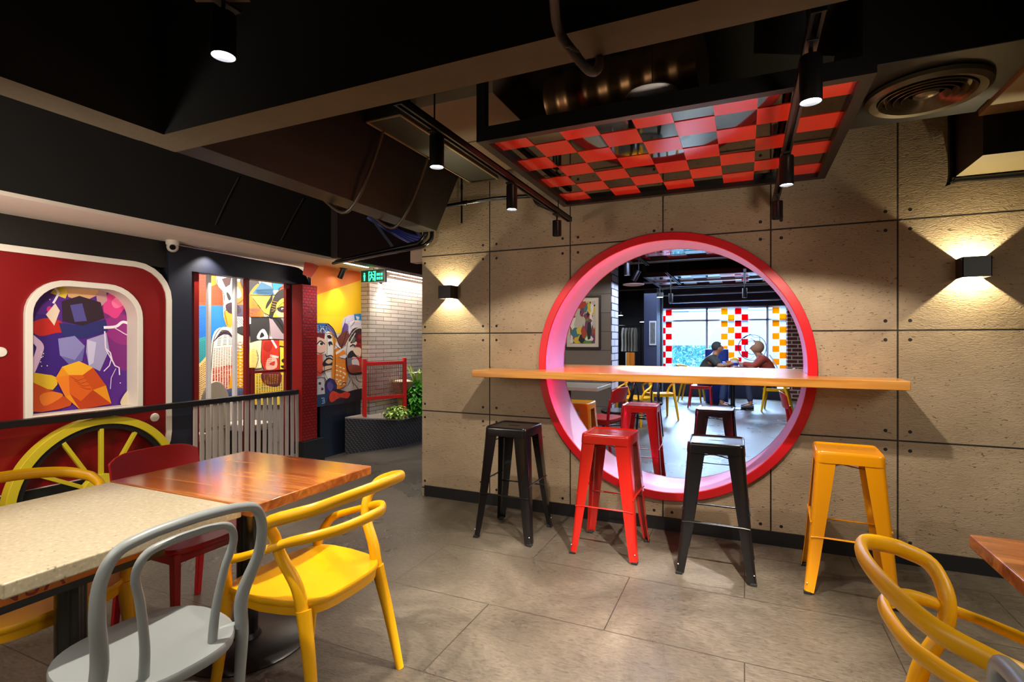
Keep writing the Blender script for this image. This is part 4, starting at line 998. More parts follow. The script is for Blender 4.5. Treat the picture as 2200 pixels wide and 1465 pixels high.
struct('trim_3', MB().box(-4.432, -4.418, 4.56, 5.25, .608, .622), mat('pale_trim', (190, 150, 140), .5), label='thin pale trim under the passage mural')

# ---- planter with frame, pot and plants
z0, z1_ = .445, .33
pl = [(-4.335, 4.86), (-4.02, 5.51), (-3.96, 7.2), (-4.287, 7.2), (-4.287, 5.245), (-4.335, 5.245)]; zs = [z0, z1_+.02, z1_+.02, z0-.02, z0-.02, z0]
t = thing('planter_box', 'low grey-black planter box with woven-look front by the white brick wall', 'planter', (0, 0, 0))
def slab6(zlo, zhi):
    n6 = len(pl); return MB().add([(x, y, a_) for (x, y), a_ in zip(pl, zlo)]+[(x, y, a_) for (x, y), a_ in zip(pl, zhi)], [tuple(range(n6-1, -1, -1)), tuple(range(n6, 2*n6))]+[(k, (k+1) % n6, n6+(k+1) % n6, n6+k) for k in range(n6)])
m = slab6([0]*6, [z-.015 for z in zs])
pm, nt, N, L, bs = nodes('woven_dark_cladding')
tc = N.new('ShaderNodeNewGeometry'); w1 = N.new('ShaderNodeTexWave'); w1.bands_direction = 'DIAGONAL'; w1.inputs['Scale'].default_value = 11; w1.inputs['Distortion'].default_value = 2.5; w2 = N.new('ShaderNodeTexWave'); w2.bands_direction = 'Z'; w2.inputs['Scale'].default_value = 14; w2.inputs['Distortion'].default_value = 1.5
L.new(tc.outputs['Position'], w1.inputs['Vector']); L.new(tc.outputs['Position'], w2.inputs['Vector'])
mn = math_(N, L, 'MULTIPLY', w1.outputs['Fac'], w2.outputs['Fac']); rp = ramp(N, [(.0, (30, 30, 30)), (.5, (66, 64, 62)), (1, (110, 106, 100))]); L.new(mn, rp.inputs[0]); L.new(rp.outputs[0], bs.inputs['Base Color']); bs.inputs['Roughness'].default_value = .45
bp = N.new('ShaderNodeBump'); bp.inputs['Strength'].default_value = .4; L.new(mn, bp.inputs['Height']); L.new(bp.outputs['Normal'], bs.inputs['Normal'])
obj('box', m, pm, t)
m = slab6([z-.015 for z in zs], zs)
obj('cap_slab', m, mat('cap_grey', (150, 142, 132), .6, noise=.1), t)
# red frame screen
fa = Vector((-4.262, 5.12, 0)); fb = Vector((-4.035, 5.63, 0)); dd = (fb-fa); Lf = dd.length; ang = math.degrees(math.atan2(dd.y, dd.x))
t = thing('red_frame_screen', 'red metal frame screen with wire mesh standing on the planter', 'screen', (fa.x, fa.y, 0), ang)
fr = mat('frame_red', (214, 38, 28), .4); s_ = .042
for x, zb_ in ((0, .43), (Lf, .37)): obj('post', MB().box(x-s_/2, x+s_/2, -s_/2, s_/2, zb_-.02, 1.13), fr, t, bevel=.003)
for z in (1.07, .64): obj('crossbar', MB().box(s_/2, Lf-s_/2, -.018, .018, z-.022, z+.022), fr, t, bevel=.003)
mm = MB(); nn_ = 20
for k in range(1, nn_): mm.box(Lf*k/nn_-.0024, Lf*k/nn_+.0024, -.0024, .0024, .66, 1.05)
for k in range(1, 20): mm.box(0, Lf, -.0024, .0024, .66+.39*k/20-.0022, .66+.39*k/20+.0022)
obj('wire_mesh', mm, mat('mesh_rust', (150, 84, 76), .5), t, label='fine reddish wire mesh')
fa2 = Vector((-4.035, 5.63, 0)); 
# pot and plants
q = onz(858, 850, .60)
t = thing('bowl_pot', 'rough stone bowl pot behind the red frame screen', 'pot', (-4.145, 5.74, .385))
obj('bowl', MB().lathe([(.001, 0), (.075, 0), (.08, .03), (.06, .12), (.062, .22), (.09, .27), (.13, .35), (.138, .43), (.125, .435), (.115, .40), (.001, .38)], n=28), mat('rough_stone', (150, 122, 72), .8, noise=.4, nscale=20, bump=.7, bscale=40), t)
obj('pebbles', MB().lathe([(.001, .455), (.08, .45), (.118, .43), (.118, .41), (.001, .41)], n=24), mat('pale_pebbles', (226, 216, 190), .8, noise=.3, nscale=40, bump=1, bscale=60), t)['kind'] = 'stuff'
def blade(m, base, d, L_, w, curve, tw=0):
    base = Vector(base); d = Vector(d).normalized(); side = d.cross(Vector((0, 0, 1))); side = side.normalized() if side.length > .01 else Vector((1, 0, 0)); n_ = 6; vs = []
    p_ = base.copy(); dirv = d.copy()
    for k in range(n_+1):
        t_ = k/n_; ww_ = w*math.sin(PI*min(.97, .12+t_*.86))*.5
        vs += [p_-side*ww_+Vector((0, 0, .15*ww_)), p_, p_+side*ww_+Vector((0, 0, .15*ww_))]
        dirv = (dirv+Vector((0, 0, -curve))).normalized(); p_ = p_+dirv*L_/n_
    fs = []
    for k in range(n_):
        for j in (0, 1): fs.append((k*3+j, k*3+j+1, k*3+j+4, k*3+j+3))
    m.add(vs, fs)
def bush(loc, label, r, h, n_, lw, mt, cat='plant', name='leafy_plant', curly=True):
    t = thing(name, label, cat, loc); m = MB()
    for k in range(n_):
        a = random.uniform(0, 2*PI); e_ = random.uniform(.05, 1); rr = r*math.sqrt(random.random()); zz = h*random.uniform(.1, 1)*math.sqrt(max(0, 1-(rr/r)**2*.7))
        blade(m, (rr*math.cos(a), rr*math.sin(a), zz), (math.cos(a)*(1-e_*.5)+random.uniform(-.4, .4), math.sin(a)*(1-e_*.5)+random.uniform(-.4, .4), e_*.8), random.uniform(.6, 1.2)*lw*1.9, lw, .25)
    obj('foliage', m, mt, t)
    s2 = MB()
    for k in range(6):
        a = k*1.05; s2.tube([(0, 0, -.02), (r*.3*math.cos(a), r*.3*math.sin(a), h*.4), (r*.5*math.cos(a), r*.5*math.sin(a), h*.8)], .004, 5, smooth=3)
    obj('stems', s2, mat('stem_green', (92, 110, 50), .6), t)
    return t
def on_top(x, y): return z0-(x+4.335)/.315*(z0-z1_-.02)
bush((-4.06, 5.50, on_top(-4.10, 5.5)), 'small curly light green plant at the foot of the red frame screen', .13, .15, 240, .035, M['pale_leaf'])
bush((-4.03, 5.86, .36), 'dense bright green leafy plant right of the red frame post', .15, .46, 560, .048, M['green_leaf'])
t = thing('spear_plant', 'tall plant with long pale spear leaves behind the bright green plant', 'plant', (-4.06, 6.02, .36)); m = MB()
for k in range(22):
    a = random.uniform(0, 2*PI); blade(m, (.03*math.cos(a), .03*math.sin(a), .3), (math.cos(a)*.35, math.sin(a)*.35, 1.1), random.uniform(.28, .45), .045, .10)
obj('leaves', m, M['pale_leaf'], t)
m = MB(); m.tube([(0, 0, -.01), (0, 0, .34)], .025, 8); obj('stem', m, mat('stem_green', (92, 110, 50), .6), t)
m = MB()
for k in range(9): a = k*.7; blade(m, (.03*math.cos(a)+.02, .03*math.sin(a)-.1, .55), (math.cos(a), math.sin(a), .5), .10, .05, .1)
obj('flower', m, mat('petal_white', (245, 240, 235), .5), t, label='white flower')

# ---- passage lights
t = thing('exit_sign', 'green lit toilet and exit sign hanging over the passage', 'exit sign', (0, 0, 0))
y_ = 5.0; a = ony(775, 581, y_); b_ = ony(827, 606, y_)
obj('case', MB().box(a.x, b_.x, y_, y_+.04, b_.z, a.z), mat('sign_frame', (206, 196, 186), .4), t, bevel=.003)
obj('face', MB().box(a.x+.008, b_.x-.008, y_-.004, y_, b_.z+.008, a.z-.008), mat('sign_dark', (4, 36, 26), .4, emit=.3, emit_rgb=(0, 60, 40)), t)
gl = mat('sign_green', (70, 255, 170), .4, emit=1.6, emit_rgb=(40, 240, 150)); W_ = b_.x-a.x; H_ = a.z-b_.z
def sx(u): return a.x+W_*u
def sz(v): return a.z-H_*v
g = MB()
g.lathe([(.001, -.002), (.011, -.002), (.011, .0), (.001, .0)], (sx(.17), y_-.005, sz(.3)), 12, axis='y')
g.prism([(sx(.13), sz(.4)), (sx(.21), sz(.4)), (sx(.20), sz(.62)), (sx(.19), sz(.85)), (sx(.15), sz(.85)), (sx(.14), sz(.62))], y_-.007, y_-.005, 'y')
obj('arrow_figure', g, gl, t)
g = MB()
for (u0, u1, v0, v1) in ((.34, .37, .15, .88), (.34, .42, .15, .22), (.58, .63, .15, .88), (.53, .63, .15, .22), (.34, .40, .80, .88)): g.box(sx(u0), sx(u1), y_-.007, y_-.005, sz(v1), sz(v0))
g.lathe([(.001, -.002), (.008, -.002), (.008, 0), (.001, 0)], (sx(.47), y_-.005, sz(.22)), 10, axis='y')
for (p0, p1) in (((.47, .3), (.46, .55)), ((.47, .34), (.40, .46)), ((.47, .34), (.55, .44)), ((.46, .55), (.40, .80)), ((.46, .55), (.54, .66)), ((.54, .66), (.53, .84))): g.bar((sx(p0[0]), y_-.006, sz(p0[1])), (sx(p1[0]), y_-.006, sz(p1[1])), .002, .011, up=(1, 0, 0))
obj('running_figure', g, gl, t)
g = MB()
for row, pat in ((.32, ((.68, .74), (.76, .82), (.85, .91))), (.62, ((.68, .74), (.77, .83), (.86, .91)))):
    for k, (u0, u1) in enumerate(pat):
        g.box(sx(u0), sx(u1), y_-.007, y_-.005, sz(row+.05), sz(row)); g.box(sx(u0), sx(u1), y_-.007, y_-.005, sz(row+.17), sz(row+.12)); g.box(sx(u0), sx(u0+.02), y_-.007, y_-.005, sz(row+.17), sz(row))
        if k != 1: g.box(sx(u1-.02), sx(u1), y_-.007, y_-.005, sz(row+.17), sz(row))
obj('small_lettering', g, gl, t)
obj('hanger', MB().tube([((a.x+b_.x)/2, y_+.02, a.z), ((a.x+b_.x)/2, y_+.02, 2.22)], .005, 6), M['black_metal'], t)
for k, (x, y0, y1, lb) in enumerate(((-3.985, 4.40, 4.85, 'nearest short LED strip light along the soffit edge'), (-3.985, 5.05, 6.3, 'long LED strip light along the soffit edge past the exit sign'), (-4.20, 5.55, 6.6, 'LED strip light over the white brick wall'))):
    st = thing('led_strip_light', lb, 'strip light', (x, y0, 2.20)); obj('channel', MB().box(-.014, .014, 0, y1-y0, .004, .022), mat('channel_white', (220, 210, 200), .5), st); obj('diffuser', MB().box(-.011, .011, 0, y1-y0, -.002, .004), M['led'], st)
    light('AREA', (x, (y0+y1)/2, 2.19), 4*(y1-y0), (1, .90, .80), size=.03, size_y=y1-y0, rot=(0, 0, 0), name='led_glow')
struct('ceiling', MB().box(-4.026, -3.94, 4.3, 6.5, 2.235, 2.95), mat('fascia_dark', (58, 42, 40), .7), label='pinkish fascia behind the LED strips')
def pspot(px, py, y, tilt, lab, aim, e_=19):
    q = ony(px, py, y); t_ = spotlight((q.x, q.y, q.z-.03), lab, tilt=tilt, length=.12, r=.03, ztrack=2.215, energy=e_, spot=95, blend=1.0, col=(1, .88, .72), aim=aim)
    return q
pspot(738, 592, 4.78, (0, 28), 'tilted black spotlight over the passage mural', (-4.43, 4.9, 1.1), 8)
pspot(826, 606, 5.45, (0, 38), 'tilted lit spotlight aimed at the white brick wall', (-4.35, 5.6, 1.0))
pspot(892, 618, 6.3, (0, 0), 'small black spotlight over the far end of the white brick wall', (-4.05, 5.85, .6), 45)
# soffit downlights
for (lx, ly, e_, lb) in ((-4.50, 3.30, 22, 'small recessed downlight in the soffit beside the security camera'), (-4.12, 4.40, 12, 'small recessed downlight in the soffit before the exit sign')):
    q = Vector((lx, ly, 2.22)); t_ = thing('downlight', lb, 'downlight', (q.x, q.y, 2.22))
    obj('ring', MB().lathe([(.028, -.003), (.038, -.003), (.04, 0), (.028, 0)], n=24), M['white_paint'], t_); obj('lens', MB().lathe([(.001, -.002), (.028, -.002), (.028, 0), (.001, 0)], n=20), M['lens'], t_)
    light('SPOT', (q.x, q.y, 2.21), e_, NEUT, aim=(q.x, q.y, 0), size=.02, spot=110, blend=.6, name='downlight_beam')
# security camera
q = Vector((-4.53, 2.94, 2.22))
t = thing('security_camera', 'white dome security camera under the soffit edge', 'camera', (q.x, q.y, 2.22))
obj('base', MB().lathe([(.001, 0), (.052, 0), (.052, -.03), (.046, -.04), (.001, -.04)], n=28), M['white_paint'], t)
obj('dome', MB().sphere((0, 0, -.055), .046, 20, 12), M['white_paint'], t)
d_ = (Vector((0, 0, 1.5))-Vector((q.x, q.y, 2.16))).normalized()
o_ = obj('lens', MB().lathe([(.001, .052), (.02, .05), (.024, .044), (.024, .02), (.001, .02)], n=20), mat('cam_black', (12, 12, 14), .15), t); o_.location = (0, 0, -.058); o_.rotation_euler = d_.to_track_quat('Z', 'Y').to_euler()
light('AREA', (-3.1, .5, 1.5), 16, NEUT, aim=(-4.35, 2.4, 2.3), size=.5, name='soffit_fill')  # unseen area light added to lift the white soffit
# unseen lights added to brighten the booth mural and the train panel
light('AREA', (-5.1, 4.6, 2.27), 50, (1, .93, .82), rot=(0, R(18), 0), size=.5, size_y=2.2, name='booth_fill')
light('SPOT', (-3.3, 1.4, 2.15), 34, NEUT, aim=(-4.6, 1.8, 1.0), size=.05, spot=95, blend=.8, name='train_panel_fill')
light('SPOT', (-3.3, 2.6, 2.15), 14, NEUT, aim=(-4.6, 2.9, 1.1), size=.05, spot=80, blend=.8, name='train_panel_fill')
# ================================================================ FURNITURE
def mirror_x(pts): return [(-x, y, z) for x, y, z in pts[::-1]]
def make_stool(label, mt, loc, rz, group):
    """square sheet-metal bar stool: rounded seat with hand slot, four folded splayed legs, X brace and foot bars"""
    H = .76; t = thing('bar_stool', label, 'bar stool', loc, rz, group)
    hs = .152
    slot = rrect(-.045, .045, -.009, .009, .008, 4)
    m = MB(); m.plate(rrect(-hs+.012, hs-.012, -hs+.012, hs-.012, .028, 5), [slot], H-.012, H-.008, 'z')
    o = rrect(-hs+.012, hs-.012, -hs+.012, hs-.012, .028, 5); n = len(o); vs = []
    prof = [(0, H-.008), (.006, H-.003), (.010, H-.001), (.0145, H-.006), (.0165, H-.018), (.019, H-.062), (.016, H-.062), (.010, H-.018), (0, H-.012)]
    for (off, z) in prof:
        for (x, y) in o:
            l = math.hypot(x, y); f = 1+off/ max(abs(x), abs(y)) if True else 1
            vs.append((x*f, y*f, z))
    fs = [(i*n+j, i*n+(j+1) % n, (i+1)*n+(j+1) % n, (i+1)*n+j) for i in range(len(prof)-1) for j in range(n)]
    m.add(vs, fs); obj('seat', m, mt, t)
    for sx in (1, -1):
        for sy in (1, -1):
            m = MB(); lv = []; K = 10; r = .02; th = .003
            for k in range(K+1):
                u = k/K; z = H-.02-u*(H-.02-.012); c = .153+.057*(u**1.05)+(.004*max(0, u-.85)/.15)
                w = .094-.048*u
                w = max(w, .030)
                loop = [(c-w, c)]+[(c-r+r*math.sin(R(a)), c-r+r*math.cos(R(a))) for a in (0, 30, 60, 90)]+[(c, c-w)]
                inn = [(c-th, c-w)]+[(c-r+(r-th)*math.sin(R(a)), c-r+(r-th)*math.cos(R(a))) for a in (90, 60, 30, 0)]+[(c-w, c-th)]
                lv.append([(sx*x, sy*y, z) for x, y in loop+inn])
            n2 = len(lv[0]); vs = [v for l in lv for v in l]
            fs = [(i*n2+j, i*n2+(j+1) % n2, (i+1)*n2+(j+1) % n2, (i+1)*n2+j) for i in range(K) for j in range(n2)]
            fs += [tuple(range(n2)), tuple(K*n2+j for j in range(n2-1, -1, -1))]
            m.add(vs, fs); lg = obj('leg', m, mt, t)
            c = .212; obj('rubber_foot', MB().box(min(sx*(c-.034), sx*(c+.003)), max(sx*(c-.034), sx*(c+.003)), min(sy*(c-.034), sy*(c+.003)), max(sy*(c-.034), sy*(c+.003)), 0, .016), M['rubber'], lg, bevel=.004)
            g = MB(); g.sphere((sx*(c-.012), sy*(c+.001), .06), .0045, 8, 5); obj('rivet', g, mat('rivet_steel', (220, 220, 220), .3, metal=.8), lg)
    z = H-.115
    for s_ in (1, -1):
        m = MB(); a = .142; m.tube([(-a, -a*s_, z+.004*s_), (-a*.5, -a*.5*s_, z+.022+.004*s_), (a*.5, a*.5*s_, z+.022+.004*s_), (a, a*s_, z+.004*s_)], .008, 8, ry=.003, up=(0, 0, 1)); obj('cross_brace', m, mt, t)
    for (sx, sy, z) in ((0, 1, .30), (0, -1, .30), (1, 0, .375), (-1, 0, .375)):
        u = (H-.02-z)/(H-.032); c = .153+.057*u-.006; m = MB()
        if sx == 0: m.tube([(-c, sy*c, z), (-c+.03, sy*c, z+.004), (c-.03, sy*c, z+.004), (c, sy*c, z)], .009, 8, ry=.0045, up=(0, 0, 1))
        else: m.tube([(sx*c, -c, z), (sx*c, -c+.03, z+.004), (sx*c, c-.03, z+.004), (sx*c, c, z)], .009, 8, ry=.0045, up=(0, 0, 1))
        obj('foot_bar', m, mt, t)
    return t
G = 'metal bar stools at the counter'
st1 = make_stool('black metal bar stool in front of the panelled wall, leftmost of the front row', M['gloss_black'], (-1.49, 3.385, 0), 0, G)
st2 = make_stool('red metal bar stool standing in front of the round opening, front row', M['stool_red'], (-.80, 3.39, 0), -1, G)
st4 = make_stool('yellow metal bar stool at the right end of the counter, front row', M['stool_yellow'], (.515, 3.385, 0), -3, G)
dup(st1, (-.155, 3.37, 0), 1, 'black metal bar stool between the red and yellow stools, front row', G)
G2 = 'metal bar stools behind the round opening'
dup(st2, (-.885, 4.965, 0), 2, 'red metal bar stool seen through the round opening, behind the counter', G2)
dup(st1, (-.235, 4.95, 0), -1, 'black metal bar stool seen through the round opening, behind the counter', G2)
dup(st4, (-1.50, 4.93, 0), 1, 'yellow metal bar stool seen at the left edge inside the round opening', G2)

def squircle(w, d, p=3.2, n=40, back=1.0):
    out = []
    for k in range(n):
        t = 2*PI*k/n; c, s = math.cos(t), math.sin(t)
        x = w*abs(c)**(2/p)*(1 if c >= 0 else -1); y = d*abs(s)**(2/p)*(1 if s >= 0 else -1)
        if y < 0: x *= back+(1-back)*(1+y/d)
        out.append((x, y))
    return out
def make_loop_chair(label, loc, rz, group):
    """moulded armchair whose back is two sweeping closed loops"""
    mt = M['yellow']; t = thing('loop_armchair', label, 'chair', loc, rz, group)
    zt = lambda x, y: .452-.030*(1-min(1, (x/.25)**2))*(1-min(1, ((y+.02)/.27)**2))+.010*max(0, -y/.22)+(-.012*max(0, (y-.14)/.1))
    o = obj('seat', MB().pad(squircle(.240, .228, 4.2, 48, .86), zt, .024, rings=8), mt, t)
    sk = MB(); ol = squircle(.234, .222, 4.2, 48, .86); n = len(ol); vs = []
    for f, dz in ((1, -.018), (.985, -.055), (.955, -.055), (.955, -.018)):
        for x, y in ol: vs.append((x*f, y*f, zt(x, y)+dz))
    sk.add(vs, [(i*n+j, i*n+(j+1) % n, ((i+1) % 4)*n+(j+1) % n, ((i+1) % 4)*n+j) for i in range(4) for j in range(n)])
    obj('seat_rim', sk, mt, t)
    for s in (1, -1):
        fl = [(.238, .235, 0), (.226, .205, .22), (.216, .180, .42)]
        obj('leg', MB().tube([(s*x, y, z) for x, y, z in fl], [.0165, .0215, .026], 12, smooth=5), mt, t)
        rl = [(.232, -.262, 0), (.212, -.222, .22), (.196, -.175, .42)]
        obj('leg', MB().tube([(s*x, y, z) for x, y, z in rl], [.0165, .0215, .027], 12, smooth=5), mt, t)
    # low loop: from the front legs over the armrests and round the back
    arm = [(.216, .180, .40), (.228, .172, .47), (.258, .130, .555), (.268, .03, .598), (.250, -.065, .632), (.228, -.135, .658), (.205, -.19, .672), (.159, -.233, .679), (.10, -.265, .685)]
    full = arm+[(0, -.273, .687)]+mirror_x(arm)
    obj('armrest_loop', MB().tube(full, [.020, .019, .019, .017, .015, .0145, .0135, .0135, .0135, .0135, .0135, .0145, .015, .017, .019, .019, .020], 12, smooth=5, up=(0, 0, 1), ry=[.020, .02, .016, .013, .015, .018, .019, .02, .02, .02, .019, .018, .015, .013, .016, .02, .020]), mt, t)
    # high loop: rear uprights curling into the top rail
    top = [(.196, -.175, .40), (.203, -.150, .50), (.221, -.096, .60), (.241, -.086, .675), (.285, -.106, .735), (.293, -.166, .763), (.283, -.203, .775), (.236, -.268, .793), (.13, -.306, .807)]
    full = top+[(0, -.318, .811)]+mirror_x(top)
    obj('top_loop', MB().tube(full, [.024, .022, .020, .018, .016, .015, .015, .015, .015, .015, .016, .018, .020, .022, .024], 12, smooth=5, up=(0, 0, 1), ry=[.022, .021, .02, .021, .022, .022, .022, .022, .022, .022, .022, .021, .02, .021, .022]), mt, t)
    # short low cross loop over the back of the seat
    lo = [(.196, -.175, .43), (.19, -.215, .50), (.10, -.262, .475)]
    return t
def make_hoop_chair(label, loc, rz, group, mt, name='bentwood_chair'):
    """bentwood style chair: outer hoop, inner hoop, round seat"""
    t = thing(name, label, 'chair', loc, rz, group)
    zt = lambda x, y: .462-.010*(1-min(1, (x*x+y*y)/.04))
    obj('seat', MB().pad(squircle(.215, .212, 2.6, 44, .92), zt, .032, rings=7), mt, t)
    hoop = [(.192, -.146, 0), (.190, -.136, .22), (.200, -.136, .42), (.193, -.146, .55), (.218, -.190, .68), (.219, -.205, .771), (.189, -.215, .836), (.127, -.221, .857), (.061, -.225, .864)]
    full = hoop+[(0, -.225, .866)]+mirror_x(hoop)
    obj('outer_hoop', MB().tube(full, [.013, .015, .019, .020, .0175, .0155, .0145, .0145, .0145, .0145, .0145, .0145, .0145, .0155, .0175, .020, .019, .015, .013], 12, smooth=6), mt, t)
    inner = [(.094, -.150, .455), (.097, -.160, .55), (.115, -.174, .67), (.134, -.190, .752), (.112, -.199, .803), (.055, -.206, .818)]
    full = inner+[(0, -.207, .820)]+mirror_x(inner)
    obj('inner_hoop', MB().tube(full, [.0135, .012, .0115, .011, .011, .011, .011, .0115, .012, .0135], 10, smooth=6), mt, t)
    for s in (1, -1):
        obj('leg', MB().tube([(s*.185, .205, 0), (s*.165, .175, .24), (s*.145, .145, .44)], [.0125, .015, .019], 12, smooth=4), mt, t)
        obj('side_bracket', MB().tube([(s*.150, -.10, .446), (s*.185, -.118, .450), (s*.198, -.140, .452)], [.017, .016, .019], 8, smooth=4), mt, t)
    ringp = [(.168*math.cos(R(a)), .165*math.sin(R(a))-.008, .235) for a in range(0, 360, 20)]
    obj('leg_ring', MB().tube(ringp, .010, 8, closed=True), mt, t)
    return t
def make_slab_chair(label, loc, rz, group):
    mt = M['chair_red']; t = thing('solid_back_chair', label, 'chair', loc, rz, group)
    obj('seat', MB().pad(squircle(.225, .21, 7, 44, .97), lambda x, y: .452-.008*(1-min(1, (x/.2)**2)), .03, rings=6), mt, t)
    sk = MB(); sk.box(-.205, .205, .172, .196, .385, .430).box(-.205, .205, -.19, -.17, .385, .430).box(-.21, -.19, -.19, .19, .385, .430).box(.19, .21, -.19, .19, .385, .430); obj('apron', sk, mt, t, bevel=.006)
    for s in (1, -1):
        for (y0_, y1_) in ((.185, .200), (-.18, -.235)):
            m = MB(); a = .0175; b_ = .013; x1, x0_ = s*.192, s*.202
            vs = [(x1-a, y0_-a, .43), (x1+a, y0_-a, .43), (x1+a, y0_+a, .43), (x1-a, y0_+a, .43), (x0_-b_, y1_-b_, 0), (x0_+b_, y1_-b_, 0), (x0_+b_, y1_+b_, 0), (x0_-b_, y1_+b_, 0)]
            m.add(vs, [(0, 1, 2, 3), (7, 6, 5, 4), (0, 4, 5, 1), (1, 5, 6, 2), (2, 6, 7, 3), (3, 7, 4, 0)]); obj('leg', m, mt, t, bevel=.005)
        obj('back_upright', MB().tube([(s*.19, -.185, .42), (s*.195, -.200, .55), (s*.195, -.225, .68)], .017, 10, smooth=3, ry=.015), mt, t)
    m = MB(); n_ = 12; vs = []
    for th in (0, .016):
        for k in range(n_+1):
            u = k/n_*2-1; x = u*.215; bow = -.215-.035*(1-u*u)
            zl = .640+.012*(abs(u)**6); zh = .815-.035*abs(u)**5
            for z in (zl, zl+(zh-zl)*.5, zh): vs.append((x, bow-(z-.64)*.22-th, z))
    c3 = (n_+1)*3
    fs = []
    for q0 in (0, c3):
        for k in range(n_):
            for j in (0, 1): fs.append((q0+k*3+j, q0+(k+1)*3+j, q0+(k+1)*3+j+1, q0+k*3+j+1))
    for k in range(n_): fs += [(k*3, c3+k*3, c3+(k+1)*3, (k+1)*3), (k*3+2, (k+1)*3+2, c3+(k+1)*3+2, c3+k*3+2)]
    for j in (0, 1): fs += [(j, j+1, c3+j+1, c3+j), (n_*3+j, c3+n_*3+j, c3+n_*3+j+1, n_*3+j+1)]
    m.add(vs, fs); obj('backrest', m, mt, t, bevel=.006)
    return t
def make_table(label, x0, x1, y0, y1, mt, th, name, base_off=(0, 0), rot=0, bev=.006, h=.75):
    cx, cy = (x0+x1)/2, (y0+y1)/2; t = thing(name, label, 'table', (cx, cy, 0), rot)
    w, d = (x1-x0)/2, (y1-y0)/2
    obj('tabletop', MB().box(-w, w, -d, d, h-th, h), mt, t, bevel=bev)
    bx, by = base_off
    obj('under_plate', MB().box(bx-.14, bx+.14, by-.14, by+.14, h-th-.008, h-th), M['black_metal'], t)
    obj('column', MB().lathe([(.001, .02), (.044, .02), (.044, h-th-.008), (.001, h-th-.008)], (bx, by, 0), 28), M['gloss_black'], t)
    obj('base_disc', MB().lathe([(.001, 0), (.262, 0), (.266, .008), (.255, .016), (.06, .030), (.05, .05), (.001, .05)], (bx, by, 0), 44), M['black_metal'], t)
    return t
tb1 = make_table('cream speckled stone-topped table at the lower left, beside the grey chair', -2.47, -1.672, .665, 1.338, M['stone'], .042, 'cafe_table', (-.0, -.0))
make_table('glossy reddish-brown wooden table behind the cream stone table', -2.49, -1.638, 1.345, 2.02, M['table_wood'], .042, 'cafe_table', (.02, -.02))
make_table('wooden table corner cut by the right edge of the picture', .638, 1.40, 1.36, 2.065, M['table_wood'], .042, 'cafe_table')
GY = 'yellow loop-backed armchairs'
lc = make_loop_chair('yellow loop-backed armchair at the reddish wooden table, back towards the middle of the room', (-1.566, 1.554, 0), 89.6, GY)
dup(lc, (.591, 1.504, 0), -86.5, 'yellow loop-backed armchair in the lower right corner by the wooden table', GY)
yc2 = dup(lc, (-2.372, 1.02, 0), -90, 'yellow armchair half under the cream stone table on the train side', GY)
# printed board under the cream tabletop
q = obj('printed_apron', MB().box(.10, .112, -.31, .24, .582, .70), mat('band_orange', (214, 120, 30), .5), tb1, label='orange board printed with dark red capitals')
obj('lower_strip', MB().box(.098, .114, -.31, .24, .560, .582), M['black_metal'], tb1)
fc = D.curves.new('letters', 'FONT'); fc.body = 'ANSA'; fc.size = .085; fc.extrude = .0008; fc.align_x = 'CENTER'; fc.align_y = 'CENTER'; fc.space_character = 1.2
ft = D.objects.new('letters', fc); COL.objects.link(ft); bpy.context.view_layer.update(); fm_ = D.meshes.new_from_object(ft.evaluated_get(bpy.context.evaluated_depsgraph_get())); D.objects.remove(ft)
fm_.materials.clear(); fm_.materials.append(mat('letter_red', (140, 34, 18), .5))
fo = D.objects.new('apron_lettering', fm_); COL.objects.link(fo); fo.parent = q; fo.location = (.113, -.19, .612); fo.rotation_euler = (R(90), 0, R(90)); fo['label'] = 'dark red capital letters'
gc = make_hoop_chair('pale grey bentwood-style chair at the cream stone table, nearest to the viewer', (-1.596, .967, 0), 87, 'bentwood-style chairs', M['grey_plastic'])
dup(gc, (.585, .88, 0), -90, 'pale grey chair hoop just entering the bottom right corner', 'bentwood-style chairs')
rc = make_slab_chair('dark red solid-backed chair on the train side of the wooden table', (-2.43, 1.66, 0), -90, 'red solid-backed chairs')

# ================================================================ THE FAR ROOM
def dp(px, y): return ony(px, 733, y).x
# framed picture
t = thing('framed_picture', 'black-framed colourful abstract print hanging on the grey block wall in the far room', 'picture', (0, 0, 0))
a = ony(1214, 639, 8.19); b_ = ony(1291, 750, 8.19); x0, x1, zlo, zhi = a.x, b_.x, b_.z, a.z+.01
m = MB(); m.plate([(x0, zlo), (x1, zlo), (x1, zhi), (x0, zhi)], [[(x0+.03, zlo+.03), (x1-.03, zlo+.03), (x1-.03, zhi-.03), (x0+.03, zhi-.03)]], 8.16, 8.2, 'y'); obj('frame', m, M['black_metal'], t)
obj('mount', MB().box(x0+.03, x1-.03, 8.185, 8.198, zlo+.03, zhi-.03), mat('mount_cream', (224, 212, 190), .6), t)
pm = MB(); w_, h_ = x1-x0-.18, zhi-zlo-.18; ox, oz = x0+.09, zlo+.09
pm.mats = []; colz = [(30, 26, 28), (200, 190, 170), (60, 120, 130), (180, 60, 40), (90, 150, 50), (220, 190, 60), (230, 226, 215), (120, 60, 90)]
pm.box(ox, ox+w_, 8.182, 8.186, oz, oz+h_, flat((214, 206, 190)))
rnd = random.Random(5)
for k in range(70):
    u, v = rnd.random(), rnd.random(); s1, s2 = rnd.uniform(.02, .12), rnd.uniform(.03, .16); c_ = colz[rnd.randrange(8)]
    pts = [(min(max(ox+u*w_+s1*math.cos(R(q_*60+rnd.uniform(-20, 20))), ox), ox+w_), min(max(oz+v*h_+s2*math.sin(R(q_*60+rnd.uniform(-20, 20))), oz), oz+h_)) for q_ in range(6)]
    pm.add([(p_[0], 8.1818-.0002*k, p_[1]) for p_ in pts], [tuple(range(6))], flat(c_))
